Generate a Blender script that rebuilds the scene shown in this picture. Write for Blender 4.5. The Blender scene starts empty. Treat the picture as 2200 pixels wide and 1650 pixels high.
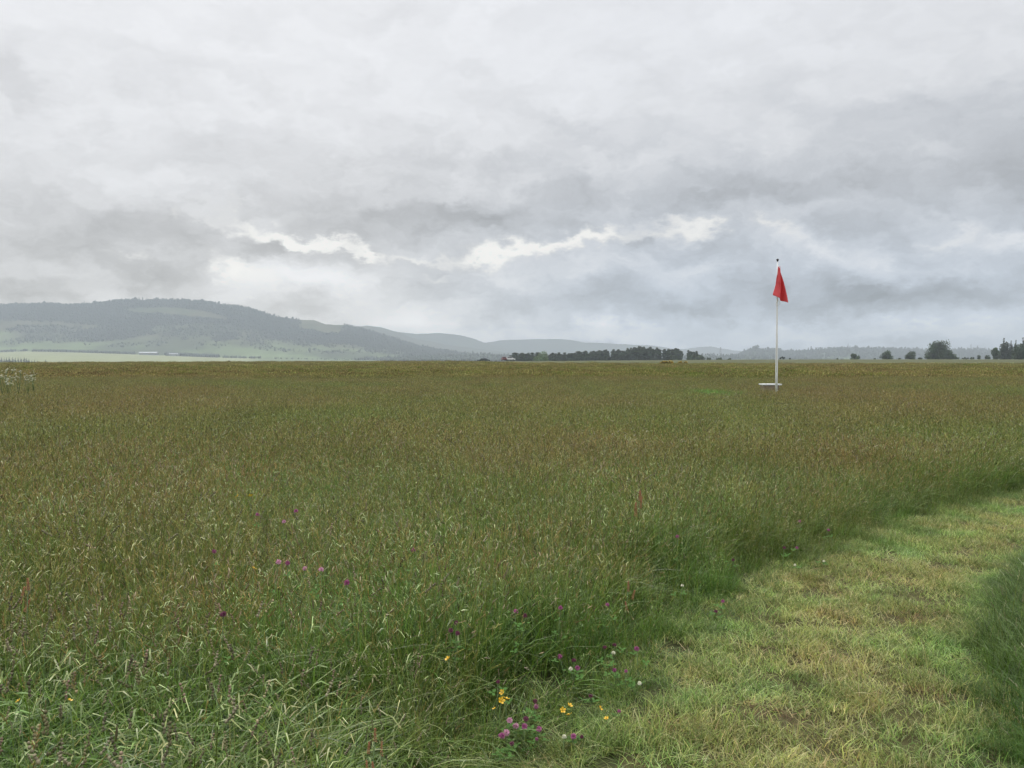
import bpy, bmesh, math, random
import numpy as np
from mathutils import Vector, Matrix

R = math.radians
random.seed(7)
rng = np.random.default_rng(11)
SC = bpy.context.scene
COL = SC.collection

# ------------------------------------------------------------------ camera frame
F = 1710.0
PITCH = math.atan(55.0 / F)
EYE = 1.6
HAZE = 2.8e-4
HTOP, HFAR = 285.0, 7600.0

def ray(px, py):
    xc, yc = (px - 1100.0) / F, (825.0 - py) / F
    return np.array([xc, math.cos(PITCH) + math.sin(PITCH) * yc, -math.sin(PITCH) + math.cos(PITCH) * yc])

def at(px, py, Y):
    r = ray(px, py)
    k = Y / r[1]
    return np.array([r[0] * k, Y, EYE + r[2] * k])

def tan_of(px):
    r = ray(px, 770)
    return r[0] / r[1]

# ------------------------------------------------------------------ object helpers
def tag(o, label=None, cat=None, group=None, kind=None):
    if label: o['label'] = label
    if cat: o['category'] = cat
    if group: o['group'] = group
    if kind: o['kind'] = kind
    return o

def link(name, me, parent=None):
    o = bpy.data.objects.new(name, me)
    COL.objects.link(o)
    if parent is not None: o.parent = parent
    return o

def empty(name, loc, rz=0.0):
    o = bpy.data.objects.new(name, None)
    o.empty_display_size = 0.2
    COL.objects.link(o)
    o.location = loc
    o.rotation_euler = (0, 0, rz)
    return o

def np_mesh(name, V, Q, mats, col=None, midx=None, smooth=False):
    """V (n,3), Q (m,4) quads or (m,3) tris"""
    me = bpy.data.meshes.new(name)
    V = np.asarray(V, dtype=np.float32); Q = np.asarray(Q, dtype=np.int32)
    k = Q.shape[1]
    me.vertices.add(len(V)); me.vertices.foreach_set('co', V.ravel())
    me.loops.add(Q.size); me.loops.foreach_set('vertex_index', Q.ravel())
    me.polygons.add(len(Q)); me.polygons.foreach_set('loop_start', np.arange(0, Q.size, k, dtype=np.int32))
    if midx is not None: me.polygons.foreach_set('material_index', np.asarray(midx, dtype=np.int32))
    if smooth: me.polygons.foreach_set('use_smooth', np.ones(len(Q), dtype=bool))
    if col is not None:
        a = me.attributes.new('col', 'FLOAT_COLOR', 'POINT')
        c = np.ones((len(V), 4), dtype=np.float32); c[:, :3] = col
        a.data.foreach_set('color', c.ravel())
    for m in mats: me.materials.append(m)
    me.update(calc_edges=True)
    return me

def bm_mesh(name, bm, mat, smooth=False):
    me = bpy.data.meshes.new(name)
    bmesh.ops.recalc_face_normals(bm, faces=bm.faces)
    if smooth:
        for f in bm.faces: f.smooth = True
    bm.to_mesh(me); bm.free()
    me.materials.append(mat)
    return me

def add_box(bm, c, s, rz=0.0, bevel=0.0):
    r = bmesh.ops.create_cube(bm, size=1.0, matrix=Matrix.Translation(c) @ Matrix.Rotation(rz, 4, 'Z') @ Matrix.Diagonal((*s, 1)))
    if bevel:
        es = list({e for v in r['verts'] for e in v.link_edges})
        bmesh.ops.bevel(bm, geom=es, offset=bevel, segments=2, affect='EDGES', profile=0.5)

def add_tube(bm, pts, radii, n=8, cap=True):
    """tapered tube along points"""
    rings = []
    pts = [Vector(p) for p in pts]
    for i, p in enumerate(pts):
        d = (pts[min(i + 1, len(pts) - 1)] - pts[max(i - 1, 0)]).normalized()
        u = d.cross(Vector((0.13, 1, 0.07))).normalized() if abs(d.y) < 0.9 else d.cross(Vector((1, 0, 0))).normalized()
        w = d.cross(u)
        rings.append([bm.verts.new(p + (u * math.cos(2 * math.pi * k / n) + w * math.sin(2 * math.pi * k / n)) * radii[i]) for k in range(n)])
    for a, b in zip(rings[:-1], rings[1:]):
        for k in range(n):
            bm.faces.new((a[k], a[(k + 1) % n], b[(k + 1) % n], b[k]))
    if cap:
        bm.faces.new(rings[0][::-1]); bm.faces.new(rings[-1])

# ------------------------------------------------------------------ noise
def hash2(ix, iy, seed):
    h = (ix.astype(np.int64) * 374761393 + iy.astype(np.int64) * 668265263 + seed * 974634777) & 0x7fffffff
    h = ((h ^ (h >> 13)) * 1274126177) & 0x7fffffff
    return ((h ^ (h >> 16)) & 0xffff) / 65535.0

def vnoise(x, y, seed=0):
    x = np.asarray(x, float); y = np.asarray(y, float)
    ix, iy = np.floor(x), np.floor(y)
    fx, fy = x - ix, y - iy
    fx = fx * fx * (3 - 2 * fx); fy = fy * fy * (3 - 2 * fy)
    a = hash2(ix, iy, seed); b = hash2(ix + 1, iy, seed); c = hash2(ix, iy + 1, seed); d = hash2(ix + 1, iy + 1, seed)
    return (a * (1 - fx) + b * fx) * (1 - fy) + (c * (1 - fx) + d * fx) * fy

def fbm(x, y, seed=0, oct=4):
    s, a, n = 0.0, 1.0, 0.0
    for i in range(oct):
        s = s + a * vnoise(np.asarray(x) * 2 ** i, np.asarray(y) * 2 ** i, seed + i * 17)
        n += a; a *= 0.5
    return s / n

def sstep(a, b, x):
    t = np.clip((np.asarray(x, float) - a) / (b - a), 0, 1)
    return t * t * (3 - 2 * t)

# ------------------------------------------------------------------ the mown path
PL = np.array([(-1.1, -4), (-.75, -1.2), (-.45, 0), (-.2, 1.4), (.1, 2.4), (.42, 3.1), (.85, 3.9), (1.3, 4.7), (1.96, 5.58), (3.04, 6.5), (4.3, 7.7), (5.87, 8.95), (9, 11.2), (14, 14.2), (24, 19)], float)
PR = np.array([(.3, -4), (.5, -1.2), (.75, 0), (1.1, 1.4), (1.44, 2.4), (1.78, 3.1), (2.37, 4.34), (3.02, 5.26), (3.79, 6.2), (4.85, 7.1), (6.8, 8.35), (10, 10.2), (15, 13), (24.6, 17.6)], float)

def seg_dist(P, L):
    A, B = L[:-1], L[1:]
    d = B - A
    ap = P[:, None, :] - A[None]
    t = np.clip((ap * d).sum(2) / (d * d).sum(1), 0, 1)
    return np.sqrt((((ap - t[..., None] * d) ** 2).sum(2))).min(1)

def in_poly(P, poly):
    x, y = P[:, 0], P[:, 1]
    c = np.zeros(len(P), bool)
    j = len(poly) - 1
    for i in range(len(poly)):
        xi, yi = poly[i]; xj, yj = poly[j]
        if yi != yj:
            cond = ((yi > y) != (yj > y)) & (x < (xj - xi) * (y - yi) / (yj - yi) + xi)
            c ^= cond
        j = i
    return c

def path_d(x, y):
    """(distance from left edge, distance from right edge, inside)"""
    P = np.stack([np.atleast_1d(x), np.atleast_1d(y)], 1).astype(float)
    # wobble the edges a little
    w = (fbm(P[:, 0] * 1.7, P[:, 1] * 1.7, 5, 3) - .5) * .35
    P = P + w[:, None]
    return seg_dist(P, PL), seg_dist(P, PR), in_poly(P, np.concatenate([PL, PR[::-1]]))

# ------------------------------------------------------------------ terrain
T_C = [-.9, -.65, -.32, -.03, .12, .3, .65, .9]
CREST = [165, 175, 235, 285, 330, 420, 620, 700]
SLOPE = [.05, .05, .04, .03, .02, .012, .006, .006]
FLOOR = [-13, -13, -12, -9, -7, -5, -3, -3]
_foot = [(-400, 752), (-100, 756), (0, 757), (50, 755), (150, 757), (250, 760), (350, 763.5), (440, 767), (500, 769), (560, 770), (700, 772), (900, 775), (1100, 777), (1500, 777), (2600, 775)]
FOOT_T = [tan_of(p[0]) for p in _foot]
FOOT_Z = [at(p[0], p[1], 2600)[2] for p in _foot]

def ground_z(x, y):
    x = np.asarray(x, float); y = np.asarray(y, float)
    Y = np.maximum(y, 1.0)
    t = np.clip(x / Y, -.9, .9)
    c = np.interp(t, T_C, CREST)
    z = sstep(150, 330, Y) * np.interp(t, [-.1, .0, .15, .3], [0, .6, .75, 1.0])
    over = np.maximum(Y - c, 0)
    drop = np.interp(t, T_C, SLOPE) * over * over / (over + 25.0)
    lim = -np.interp(t, T_C, FLOOR)
    z = z - lim * (1 - np.exp(-drop / lim))
    rise = sstep(1250, 2600, Y)
    z = z * (1 - rise) + rise * np.interp(t, FOOT_T, FOOT_Z)
    z = np.where(y > 2600, z + (y - 2600) * 0.002, z)
    return z

def hgt(x, y):
    """height of the standing grass above the ground"""
    dl, dr, ins = path_d(x, y)
    x = np.atleast_1d(x); y = np.atleast_1d(y)
    right = (dr < dl) & ~ins
    w = np.where(y < 4.2, .95, .9)
    h = .05 + .5 * (.55 * sstep(0, 1, dl / w) + .45 * np.clip(dl / w, 0, 1)) * (.62 + .46 * fbm(x * .8, y * .8, 3, 3) + .34 * fbm(x * .17, y * .13, 13, 3))
    h = np.where(y < 3.6, h * np.interp(x, [-1.2, -.2, .4], [1, .85, .62]), h)
    h = np.where(right, .06 + .32 * sstep(0, 1, dr / .5) * (.8 + .4 * fbm(x, y, 9, 3)), h)
    h = np.where(ins, .05, h)
    # greener trampled hollow beside the flagpole
    g = np.exp(-(((x - 7.3) / 1.9) ** 2 + ((y - 26.0) / 1.6) ** 2))
    h = h * (1 - .06 * g)
    h = h * (1 + .2 * np.exp(-(((x - 8.65) / .55) ** 2 + ((y - 26.6) / .8) ** 2)))
    return h

# ------------------------------------------------------------------ materials
def new_mat(name):
    m = bpy.data.materials.new(name); m.use_nodes = True
    nt = m.node_tree; nt.nodes.clear()
    out = nt.nodes.new('ShaderNodeOutputMaterial')
    return m, nt, out

def plain(name, col, rough=.6, var=.12, scale=8.0, metal=0.0, spec=.5, bump=0.0):
    m, nt, out = new_mat(name)
    b = nt.nodes.new('ShaderNodeBsdfPrincipled')
    tc = nt.nodes.new('ShaderNodeTexCoord')
    n = nt.nodes.new('ShaderNodeTexNoise'); n.inputs['Scale'].default_value = scale; n.inputs['Detail'].default_value = 5
    mp = nt.nodes.new('ShaderNodeMapRange'); mp.inputs['To Min'].default_value = 1 - var; mp.inputs['To Max'].default_value = 1 + var
    mx = nt.nodes.new('ShaderNodeVectorMath'); mx.operation = 'SCALE'; mx.inputs[0].default_value = col
    nt.links.new(tc.outputs['Object'], n.inputs['Vector']); nt.links.new(n.outputs['Fac'], mp.inputs['Value'])
    nt.links.new(mp.outputs['Result'], mx.inputs['Scale']); nt.links.new(mx.outputs['Vector'], b.inputs['Base Color'])
    b.inputs['Roughness'].default_value = rough; b.inputs['Metallic'].default_value = metal
    b.inputs['Specular IOR Level'].default_value = spec
    if bump:
        bp = nt.nodes.new('ShaderNodeBump'); bp.inputs['Strength'].default_value = bump
        nt.links.new(n.outputs['Fac'], bp.inputs['Height']); nt.links.new(bp.outputs['Normal'], b.inputs['Normal'])
    nt.links.new(b.outputs['BSDF'], out.inputs['Surface'])
    return m

def foliage(name, transl=.3, rough=.45, spec=.35, patch=None, vary=.25):
    """per-vertex leaf colour, varied per instance and in patches over the ground"""
    m, nt, out = new_mat(name)
    L = nt.links.new
    at_ = nt.nodes.new('ShaderNodeAttribute'); at_.attribute_name = 'col'
    oi = nt.nodes.new('ShaderNodeObjectInfo')
    mr = nt.nodes.new('ShaderNodeMapRange'); mr.inputs['To Min'].default_value = 1 - vary; mr.inputs['To Max'].default_value = 1 + vary
    L(oi.outputs['Random'], mr.inputs['Value'])
    sc = nt.nodes.new('ShaderNodeVectorMath'); sc.operation = 'SCALE'
    L(at_.outputs['Color'], sc.inputs[0]); L(mr.outputs['Result'], sc.inputs['Scale'])
    colr = sc.outputs['Vector']
    if patch:
        lo, hi, scale = patch
        g = nt.nodes.new('ShaderNodeNewGeometry')
        n = nt.nodes.new('ShaderNodeTexNoise'); n.inputs['Scale'].default_value = scale; n.inputs['Detail'].default_value = 5; n.inputs['Roughness'].default_value = .6
        L(g.outputs['Position'], n.inputs['Vector'])
        r = nt.nodes.new('ShaderNodeMapRange'); r.inputs['From Min'].default_value = .36; r.inputs['From Max'].default_value = .64
        L(n.outputs['Fac'], r.inputs['Value'])
        mixc = nt.nodes.new('ShaderNodeMix'); mixc.data_type = 'RGBA'
        mixc.inputs['A'].default_value = (*lo, 1); mixc.inputs['B'].default_value = (*hi, 1)
        L(r.outputs['Result'], mixc.inputs['Factor'])
        mul = nt.nodes.new('ShaderNodeVectorMath'); mul.operation = 'MULTIPLY'
        L(colr, mul.inputs[0]); L(mixc.outputs['Result'], mul.inputs[1])
        colr = mul.outputs['Vector']
    b = nt.nodes.new('ShaderNodeBsdfPrincipled')
    b.inputs['Roughness'].default_value = rough; b.inputs['Specular IOR Level'].default_value = spec
    L(colr, b.inputs['Base Color'])
    if transl > 0:
        tr = nt.nodes.new('ShaderNodeBsdfTranslucent'); L(colr, tr.inputs['Color'])
        ms = nt.nodes.new('ShaderNodeMixShader'); ms.inputs['Fac'].default_value = transl
        L(b.outputs['BSDF'], ms.inputs[1]); L(tr.outputs['BSDF'], ms.inputs[2]); L(ms.outputs['Shader'], out.inputs['Surface'])
    else:
        L(b.outputs['BSDF'], out.inputs['Surface'])
    return m

def ground_mat():
    m, nt, out = new_mat('ground_land')
    L = nt.links.new
    at_ = nt.nodes.new('ShaderNodeAttribute'); at_.attribute_name = 'col'
    g = nt.nodes.new('ShaderNodeNewGeometry')
    n1 = nt.nodes.new('ShaderNodeTexNoise'); n1.inputs['Scale'].default_value = .02; n1.inputs['Detail'].default_value = 8; n1.inputs['Roughness'].default_value = .65
    n2 = nt.nodes.new('ShaderNodeTexNoise'); n2.inputs['Scale'].default_value = 6.0; n2.inputs['Detail'].default_value = 6
    L(g.outputs['Position'], n1.inputs['Vector']); L(g.outputs['Position'], n2.inputs['Vector'])
    a = nt.nodes.new('ShaderNodeMath'); a.operation = 'ADD'; L(n1.outputs['Fac'], a.inputs[0]); L(n2.outputs['Fac'], a.inputs[1])
    r = nt.nodes.new('ShaderNodeMapRange'); r.inputs['From Min'].default_value = .7; r.inputs['From Max'].default_value = 1.3
    r.inputs['To Min'].default_value = .75; r.inputs['To Max'].default_value = 1.25
    L(a.outputs[0], r.inputs['Value'])
    s = nt.nodes.new('ShaderNodeVectorMath'); s.operation = 'SCALE'; L(at_.outputs['Color'], s.inputs[0]); L(r.outputs['Result'], s.inputs['Scale'])
    b = nt.nodes.new('ShaderNodeBsdfPrincipled'); b.inputs['Roughness'].default_value = .9; b.inputs['Specular IOR Level'].default_value = .1
    L(s.outputs['Vector'], b.inputs['Base Color']); L(b.outputs['BSDF'], out.inputs['Surface'])
    return m

def hill_mat():
    m, nt, out = new_mat('hill_land')
    L = nt.links.new
    at_ = nt.nodes.new('ShaderNodeAttribute'); at_.attribute_name = 'col'
    g = nt.nodes.new('ShaderNodeNewGeometry')
    n1 = nt.nodes.new('ShaderNodeTexNoise'); n1.inputs['Scale'].default_value = .006; n1.inputs['Detail'].default_value = 10; n1.inputs['Roughness'].default_value = .68
    L(g.outputs['Position'], n1.inputs['Vector'])
    r = nt.nodes.new('ShaderNodeMapRange'); r.inputs['From Min'].default_value = .3; r.inputs['From Max'].default_value = .7
    r.inputs['To Min'].default_value = .6; r.inputs['To Max'].default_value = 1.4
    L(n1.outputs['Fac'], r.inputs['Value'])
    s = nt.nodes.new('ShaderNodeVectorMath'); s.operation = 'SCALE'; L(at_.outputs['Color'], s.inputs[0]); L(r.outputs['Result'], s.inputs['Scale'])
    b = nt.nodes.new('ShaderNodeBsdfPrincipled'); b.inputs['Roughness'].default_value = .95; b.inputs['Specular IOR Level'].default_value = .05
    L(s.outputs['Vector'], b.inputs['Base Color']); L(b.outputs['BSDF'], out.inputs['Surface'])
    return m

M_GROUND, M_HILL = ground_mat(), hill_mat()
M_BLADE = foliage('meadow_blade', .25, .36, .42, ((.84, 1.05, .84), (1.12, .99, .98), .55))
M_HEAD = foliage('seed_head', .22, .65, .12, ((.85, .95, .85), (1.15, .98, 1.0), .35))
M_MID = foliage('meadow_mid', .25, .55, .16, ((.84, 1.04, .84), (1.08, .965, 1.0), .14))
M_FAR = foliage('meadow_far', .2, .7, .06, ((.90, 1.04, .86), (1.08, .98, .98), .05))
M_MOWN = foliage('mown_blade', .25, .5, .2, ((.80, 1.03, .84), (1.2, .98, .98), 1.3))
M_LEAF = foliage('leaf', .25, .5, .35, None, .08)
M_BARK = plain('bark', (.09, .07, .055), .9, .3, 3.0, bump=.4)
M_STEM = plain('stem_green', (.10, .16, .05), .5, .2, 40)
M_CLOVER_LEAF = plain('clover_leaf', (.075, .16, .035), .8, .25, 60, spec=.15)
M_CLOVER = plain('clover_pink', (.38, .10, .24), .7, .3, 120)
M_CLOVER_PALE = plain('clover_pale_pink', (.62, .32, .44), .7, .3, 120)
M_CLOVER_DARK = plain('clover_dark', (.17, .04, .085), .7, .3, 120)
M_BUTTER = plain('buttercup_yellow', (.78, .47, .02), .35, .1, 80)
M_BUTTER_C = plain('buttercup_centre', (.45, .30, .02), .7, .2, 200)
M_WHITEP = plain('white_petal', (.82, .80, .64), .6, .1, 60)
M_SORREL = plain('sorrel_rust', (.36, .15, .075), .7, .35, 90)
M_WPAINT = plain('white_paint', (.80, .81, .80), .38, .05, 3.0)
M_BLACK = plain('black_plastic', (.015, .015, .018), .4, .1, 20)
M_ROPE = plain('rope', (.55, .52, .45), .8, .2, 60)

def flag_mat():
    m, nt, out = new_mat('red_cloth')
    L = nt.links.new
    tc = nt.nodes.new('ShaderNodeTexCoord')
    w = nt.nodes.new('ShaderNodeTexNoise'); w.inputs['Scale'].default_value = 7.0; w.inputs['Detail'].default_value = 4
    L(tc.outputs['Object'], w.inputs['Vector'])
    cr = nt.nodes.new('ShaderNodeValToRGB')
    cr.color_ramp.elements[0].position = .3; cr.color_ramp.elements[0].color = (.78, .11, .12, 1)
    cr.color_ramp.elements[1].position = .7; cr.color_ramp.elements[1].color = (.88, .14, .15, 1)
    L(w.outputs['Fac'], cr.inputs['Fac'])
    b = nt.nodes.new('ShaderNodeBsdfPrincipled'); b.inputs['Roughness'].default_value = .7; b.inputs['Specular IOR Level'].default_value = .2
    L(cr.outputs['Color'], b.inputs['Base Color'])
    bp = nt.nodes.new('ShaderNodeBump'); bp.inputs['Strength'].default_value = .25; bp.inputs['Distance'].default_value = .02
    L(w.outputs['Fac'], bp.inputs['Height']); L(bp.outputs['Normal'], b.inputs['Normal'])
    tr = nt.nodes.new('ShaderNodeBsdfTranslucent'); L(cr.outputs['Color'], tr.inputs['Color'])
    ms = nt.nodes.new('ShaderNodeMixShader'); ms.inputs['Fac'].default_value = .3
    L(b.outputs['BSDF'], ms.inputs[1]); L(tr.outputs['BSDF'], ms.inputs[2]); L(ms.outputs['Shader'], out.inputs['Surface'])
    return m
M_FLAG = flag_mat()

def wood_mat(name, col, rough=.75):
    m, nt, out = new_mat(name)
    L = nt.links.new
    tc = nt.nodes.new('ShaderNodeTexCoord')
    mp = nt.nodes.new('ShaderNodeMapping'); mp.inputs['Scale'].default_value = (3, 3, 26)
    n = nt.nodes.new('ShaderNodeTexNoise'); n.inputs['Scale'].default_value = 3.0; n.inputs['Detail'].default_value = 7
    L(tc.outputs['Object'], mp.inputs['Vector']); L(mp.outputs['Vector'], n.inputs['Vector'])
    r = nt.nodes.new('ShaderNodeMapRange'); r.inputs['To Min'].default_value = .65; r.inputs['To Max'].default_value = 1.35
    L(n.outputs['Fac'], r.inputs['Value'])
    s = nt.nodes.new('ShaderNodeVectorMath'); s.operation = 'SCALE'; s.inputs[0].default_value = col
    L(r.outputs['Result'], s.inputs['Scale'])
    b = nt.nodes.new('ShaderNodeBsdfPrincipled'); b.inputs['Roughness'].default_value = rough
    L(s.outputs['Vector'], b.inputs['Base Color']); L(b.outputs['BSDF'], out.inputs['Surface'])
    return m
M_WOOD = wood_mat('brown_wood', (.33, .265, .19))
M_WOOD_D = wood_mat('dark_wood', (.25, .195, .14))

# ------------------------------------------------------------------ grass geometry
class Geo:
    def __init__(s): s.V, s.Q, s.C, s.M, s.n = [], [], [], [], 0
    def add(s, V, Q, C, m):
        s.V.append(V); s.Q.append(Q + s.n); s.C.append(C); s.M.append(np.full(len(Q), m)); s.n += len(V)
    def get(s): return np.concatenate(s.V), np.concatenate(s.Q), np.concatenate(s.C), np.concatenate(s.M)

def pick(r, pal, n, var=.22):
    pal = np.array(pal, float)
    c = pal[r.integers(0, len(pal), n)]
    return np.clip(c * (1 + var * r.standard_normal((n, 1))) * (1 + .06 * r.standard_normal((n, 3))), .004, .95)

def curve_pts(root, az, H, lean, sag, s):
    """root (n,2), returns (n,k,3)"""
    s = s[None, :]
    rad = H[:, None] * (lean[:, None] * s + sag[:, None] * s ** 2)
    z = H[:, None] * (s - .62 * sag[:, None] * s ** 3) * np.sqrt(np.clip(1 - .3 * lean[:, None] ** 2, .3, 1))
    return np.stack([root[:, 0, None] + np.cos(az)[:, None] * rad, root[:, 1, None] + np.sin(az)[:, None] * rad, z], 2)

def blades(geo, r, n, Rr, H, width, segs, lean, sag, pal, mat=0, wprof=1.4, tipdry=.3, root=None):
    if root is None:
        a = r.uniform(0, 2 * math.pi, n); q = Rr * np.sqrt(r.uniform(0, 1, n))
        root = np.stack([q * np.cos(a), q * np.sin(a)], 1)
    az = r.uniform(0, 2 * math.pi, n)
    h = r.uniform(H[0], H[1], n)
    ln = r.uniform(lean[0], lean[1], n); sg = r.uniform(sag[0], sag[1], n)
    s = np.linspace(0, 1, segs + 1)
    P = curve_pts(root, az, h, ln, sg, s)
    b = az + math.pi / 2 + r.uniform(-.7, .7, n)
    tw = r.uniform(-.5, .5, n)
    W = np.stack([np.cos(b), np.sin(b), tw], 1)
    W /= np.linalg.norm(W, axis=1)[:, None]
    hw = (r.uniform(.7, 1.3, n) * width / 2)[:, None] * np.maximum(1 - s[None] ** wprof, .1)
    A = P - W[:, None] * hw[..., None]; B = P + W[:, None] * hw[..., None]
    k = segs + 1
    V = np.stack([A, B], 2).reshape(n * k * 2, 3)
    base = np.arange(n)[:, None] * (k * 2) + np.arange(segs)[None] * 2
    Q = np.stack([base, base + 1, base + 3, base + 2], 2).reshape(-1, 4)
    c = pick(r, pal, n, .3)
    dry = np.array([.22, .19, .09])
    mix = (tipdry * r.uniform(0, 1, n))[:, None, None] * (s[None, :, None] ** 3)
    C = c[:, None, :] * (1 - mix) + dry * mix
    C = np.repeat(C[:, :, None, :], 2, 2).reshape(-1, 3)
    geo.add(V, Q, C, mat)
    return P

def spindles(geo, base, axis, length, rad, cols, mat=1, prof=((0, .35), (.3, 1), (.7, .8), (1, .12))):
    n = len(base)
    axis = axis / np.linalg.norm(axis, axis=1)[:, None]
    up = np.where(np.abs(axis[:, 2:3]) > .9, np.array([[1., 0, 0]]), np.array([[0, 0, 1.]]))
    u = np.cross(axis, up); u /= np.linalg.norm(u, axis=1)[:, None]
    w = np.cross(axis, u)
    k, m = len(prof), 3
    V = np.zeros((n, k, m, 3))
    for i, (s, rr) in enumerate(prof):
        for j in range(m):
            an = 2 * math.pi * j / m
            V[:, i, j] = base + axis * (s * length)[:, None] + (u * math.cos(an) + w * math.sin(an)) * (rr * rad)[:, None]
    V = V.reshape(-1, 3)
    idx = []
    for i in range(k - 1):
        for j in range(m):
            a, b = i * m + j, i * m + (j + 1) % m
            idx.append((a, b, b + m, a + m))
    Q = (np.arange(n)[:, None, None] * (k * m) + np.array(idx)[None]).reshape(-1, 4)
    C = np.repeat(cols, k * m, 0)
    geo.add(V, Q, C, mat)

def stems(geo, r, n, Rr, H, width, lean, sag, pal_stem, pal_head, kind, head_len, head_rad, mat=0, hmat=1):
    if n <= 0: return
    P = blades(geo, r, n, Rr, H, width, 3, lean, sag, pal_stem, mat, 6.0, .2)
    tip, prev = P[:, -1], P[:, -2]
    ax = tip - prev
    ax = ax / np.linalg.norm(ax, axis=1)[:, None]
    cols = pick(r, pal_head, n, .25)
    if kind == 'spike':
        spindles(geo, tip - ax * .01, ax + .15 * r.standard_normal((n, 3)), r.uniform(.7, 1.3, n) * head_len, r.uniform(.7, 1.3, n) * head_rad, cols, hmat)
    else:
        k = 7 if kind == 'panicle' else 6
        for i in range(k):
            f = i / (k - 1)
            b = tip - ax * (head_len * (1 - f))[..., None] if np.ndim(head_len) else tip - ax * (head_len * (1 - f))
            side = r.standard_normal((n, 3)); side[:, 2] = np.abs(side[:, 2]) * .2
            spread = (1 - .75 * f) * (.6 if kind == 'panicle' else .5)
            d = ax + side * spread
            L_ = r.uniform(.5, 1.0, n) * head_len * (.42 if kind == 'panicle' else .34) * (1 - .4 * f)
            spindles(geo, b, d, L_, r.uniform(.7, 1.3, n) * head_rad * (.75 if kind == 'panicle' else 1.25), cols * r.uniform(.8, 1.2, (n, 1)), hmat)

def glints(geo, r, n, Rr, zr, length, width, pal, mat=0):
    """short bent pale strips over the canopy, wet leaf glints put into the colour"""
    a = r.uniform(0, 2 * math.pi, n); q = Rr * np.sqrt(r.uniform(0, 1, n))
    p = np.stack([q * np.cos(a), q * np.sin(a), r.uniform(zr[0], zr[1], n)], 1)
    az = r.uniform(0, 2 * math.pi, n); L_ = length * r.uniform(.5, 1.5, n)
    d = np.stack([np.cos(az), np.sin(az), np.zeros(n)], 1); w = np.stack([-np.sin(az), np.cos(az), r.uniform(-.5, .5, n)], 1)
    up = r.uniform(.1, 1.1, n); dn = r.uniform(-1.0, .2, n)
    pts = [p - d * (L_ * .5)[:, None] - np.array([0, 0, 1]) * (L_ * up * .5)[:, None], p, p + d * (L_ * .5)[:, None] + np.array([0, 0, 1]) * (L_ * dn * .5)[:, None]]
    hw = width * r.uniform(.6, 1.3, n) / 2
    V = np.stack([pts[0] - w * (hw * .7)[:, None], pts[0] + w * (hw * .7)[:, None], pts[1] - w * hw[:, None], pts[1] + w * hw[:, None], pts[2] - w * (hw * .2)[:, None], pts[2] + w * (hw * .2)[:, None]], 1).reshape(-1, 3)
    b = np.arange(n)[:, None] * 6
    Q = np.concatenate([b + np.array([[0, 1, 3, 2]]), b + np.array([[2, 3, 5, 4]])])
    geo.add(V, Q, np.repeat(pick(r, pal, n, .25), 6, 0), mat)

def scatter(name, protos, pos, rot, scl, mats, label=None, pk=None):
    """one object: the clumps are islands of its own mesh, laid out over its loose points"""
    V, Q, C, M, pid, off = [], [], [], [], [], 0
    for i, g in enumerate(protos):
        v, q, c, m = g.get()
        V.append(v); Q.append(q + off); C.append(c); M.append(m); pid.append(np.full(len(v), i)); off += len(v)
    nproto = off
    n = len(pos)
    V = np.concatenate(V + [np.asarray(pos, float)])
    C = np.concatenate(C + [np.zeros((n, 3))])
    me = np_mesh(name, V, np.concatenate(Q), mats, C, np.concatenate(M))
    N = len(V)
    a = me.attributes.new('is_proto', 'BOOLEAN', 'POINT'); a.data.foreach_set('value', np.arange(N) < nproto)
    a = me.attributes.new('pid', 'INT', 'POINT'); a.data.foreach_set('value', np.concatenate(pid + [np.zeros(n)]).astype(np.int32))
    pc = np.zeros(N, np.int32); pc[nproto:] = rng.integers(0, len(protos), n) if pk is None else pk
    a = me.attributes.new('pickidx', 'INT', 'POINT'); a.data.foreach_set('value', pc)
    e = np.zeros((N, 3), np.float32); e[nproto:] = rot
    a = me.attributes.new('rot', 'FLOAT_VECTOR', 'POINT'); a.data.foreach_set('vector', e.ravel())
    e = np.ones((N, 3), np.float32); e[nproto:] = scl
    a = me.attributes.new('scl', 'FLOAT_VECTOR', 'POINT'); a.data.foreach_set('vector', e.ravel())
    o = link(name, me)
    tag(o, label, kind='stuff')
    ng = bpy.data.node_groups.new(name + '_layout', 'GeometryNodeTree')
    ng.interface.new_socket('Geometry', in_out='INPUT', socket_type='NodeSocketGeometry')
    ng.interface.new_socket('Geometry', in_out='OUTPUT', socket_type='NodeSocketGeometry')
    gi, go = ng.nodes.new('NodeGroupInput'), ng.nodes.new('NodeGroupOutput')
    def named(nm, t):
        k = ng.nodes.new('GeometryNodeInputNamedAttribute'); k.data_type = t; k.inputs['Name'].default_value = nm
        return k.outputs['Attribute']
    sep = ng.nodes.new('GeometryNodeSeparateGeometry'); sep.domain = 'POINT'
    sp = ng.nodes.new('GeometryNodeSplitToInstances'); sp.domain = 'POINT'
    iop = ng.nodes.new('GeometryNodeInstanceOnPoints')
    L = ng.links.new
    L(gi.outputs[0], sep.inputs['Geometry']); L(named('is_proto', 'BOOLEAN'), sep.inputs['Selection'])
    L(sep.outputs['Selection'], sp.inputs['Geometry']); L(named('pid', 'INT'), sp.inputs['Group ID'])
    L(sep.outputs['Inverted'], iop.inputs['Points']); L(sp.outputs['Instances'], iop.inputs['Instance'])
    iop.inputs['Pick Instance'].default_value = True
    L(named('pickidx', 'INT'), iop.inputs['Instance Index'])
    L(named('rot', 'FLOAT_VECTOR'), iop.inputs['Rotation']); L(named('scl', 'FLOAT_VECTOR'), iop.inputs['Scale'])
    L(iop.outputs['Instances'], go.inputs[0])
    md = o.modifiers.new('layout', 'NODES'); md.node_group = ng
    return o

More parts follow.
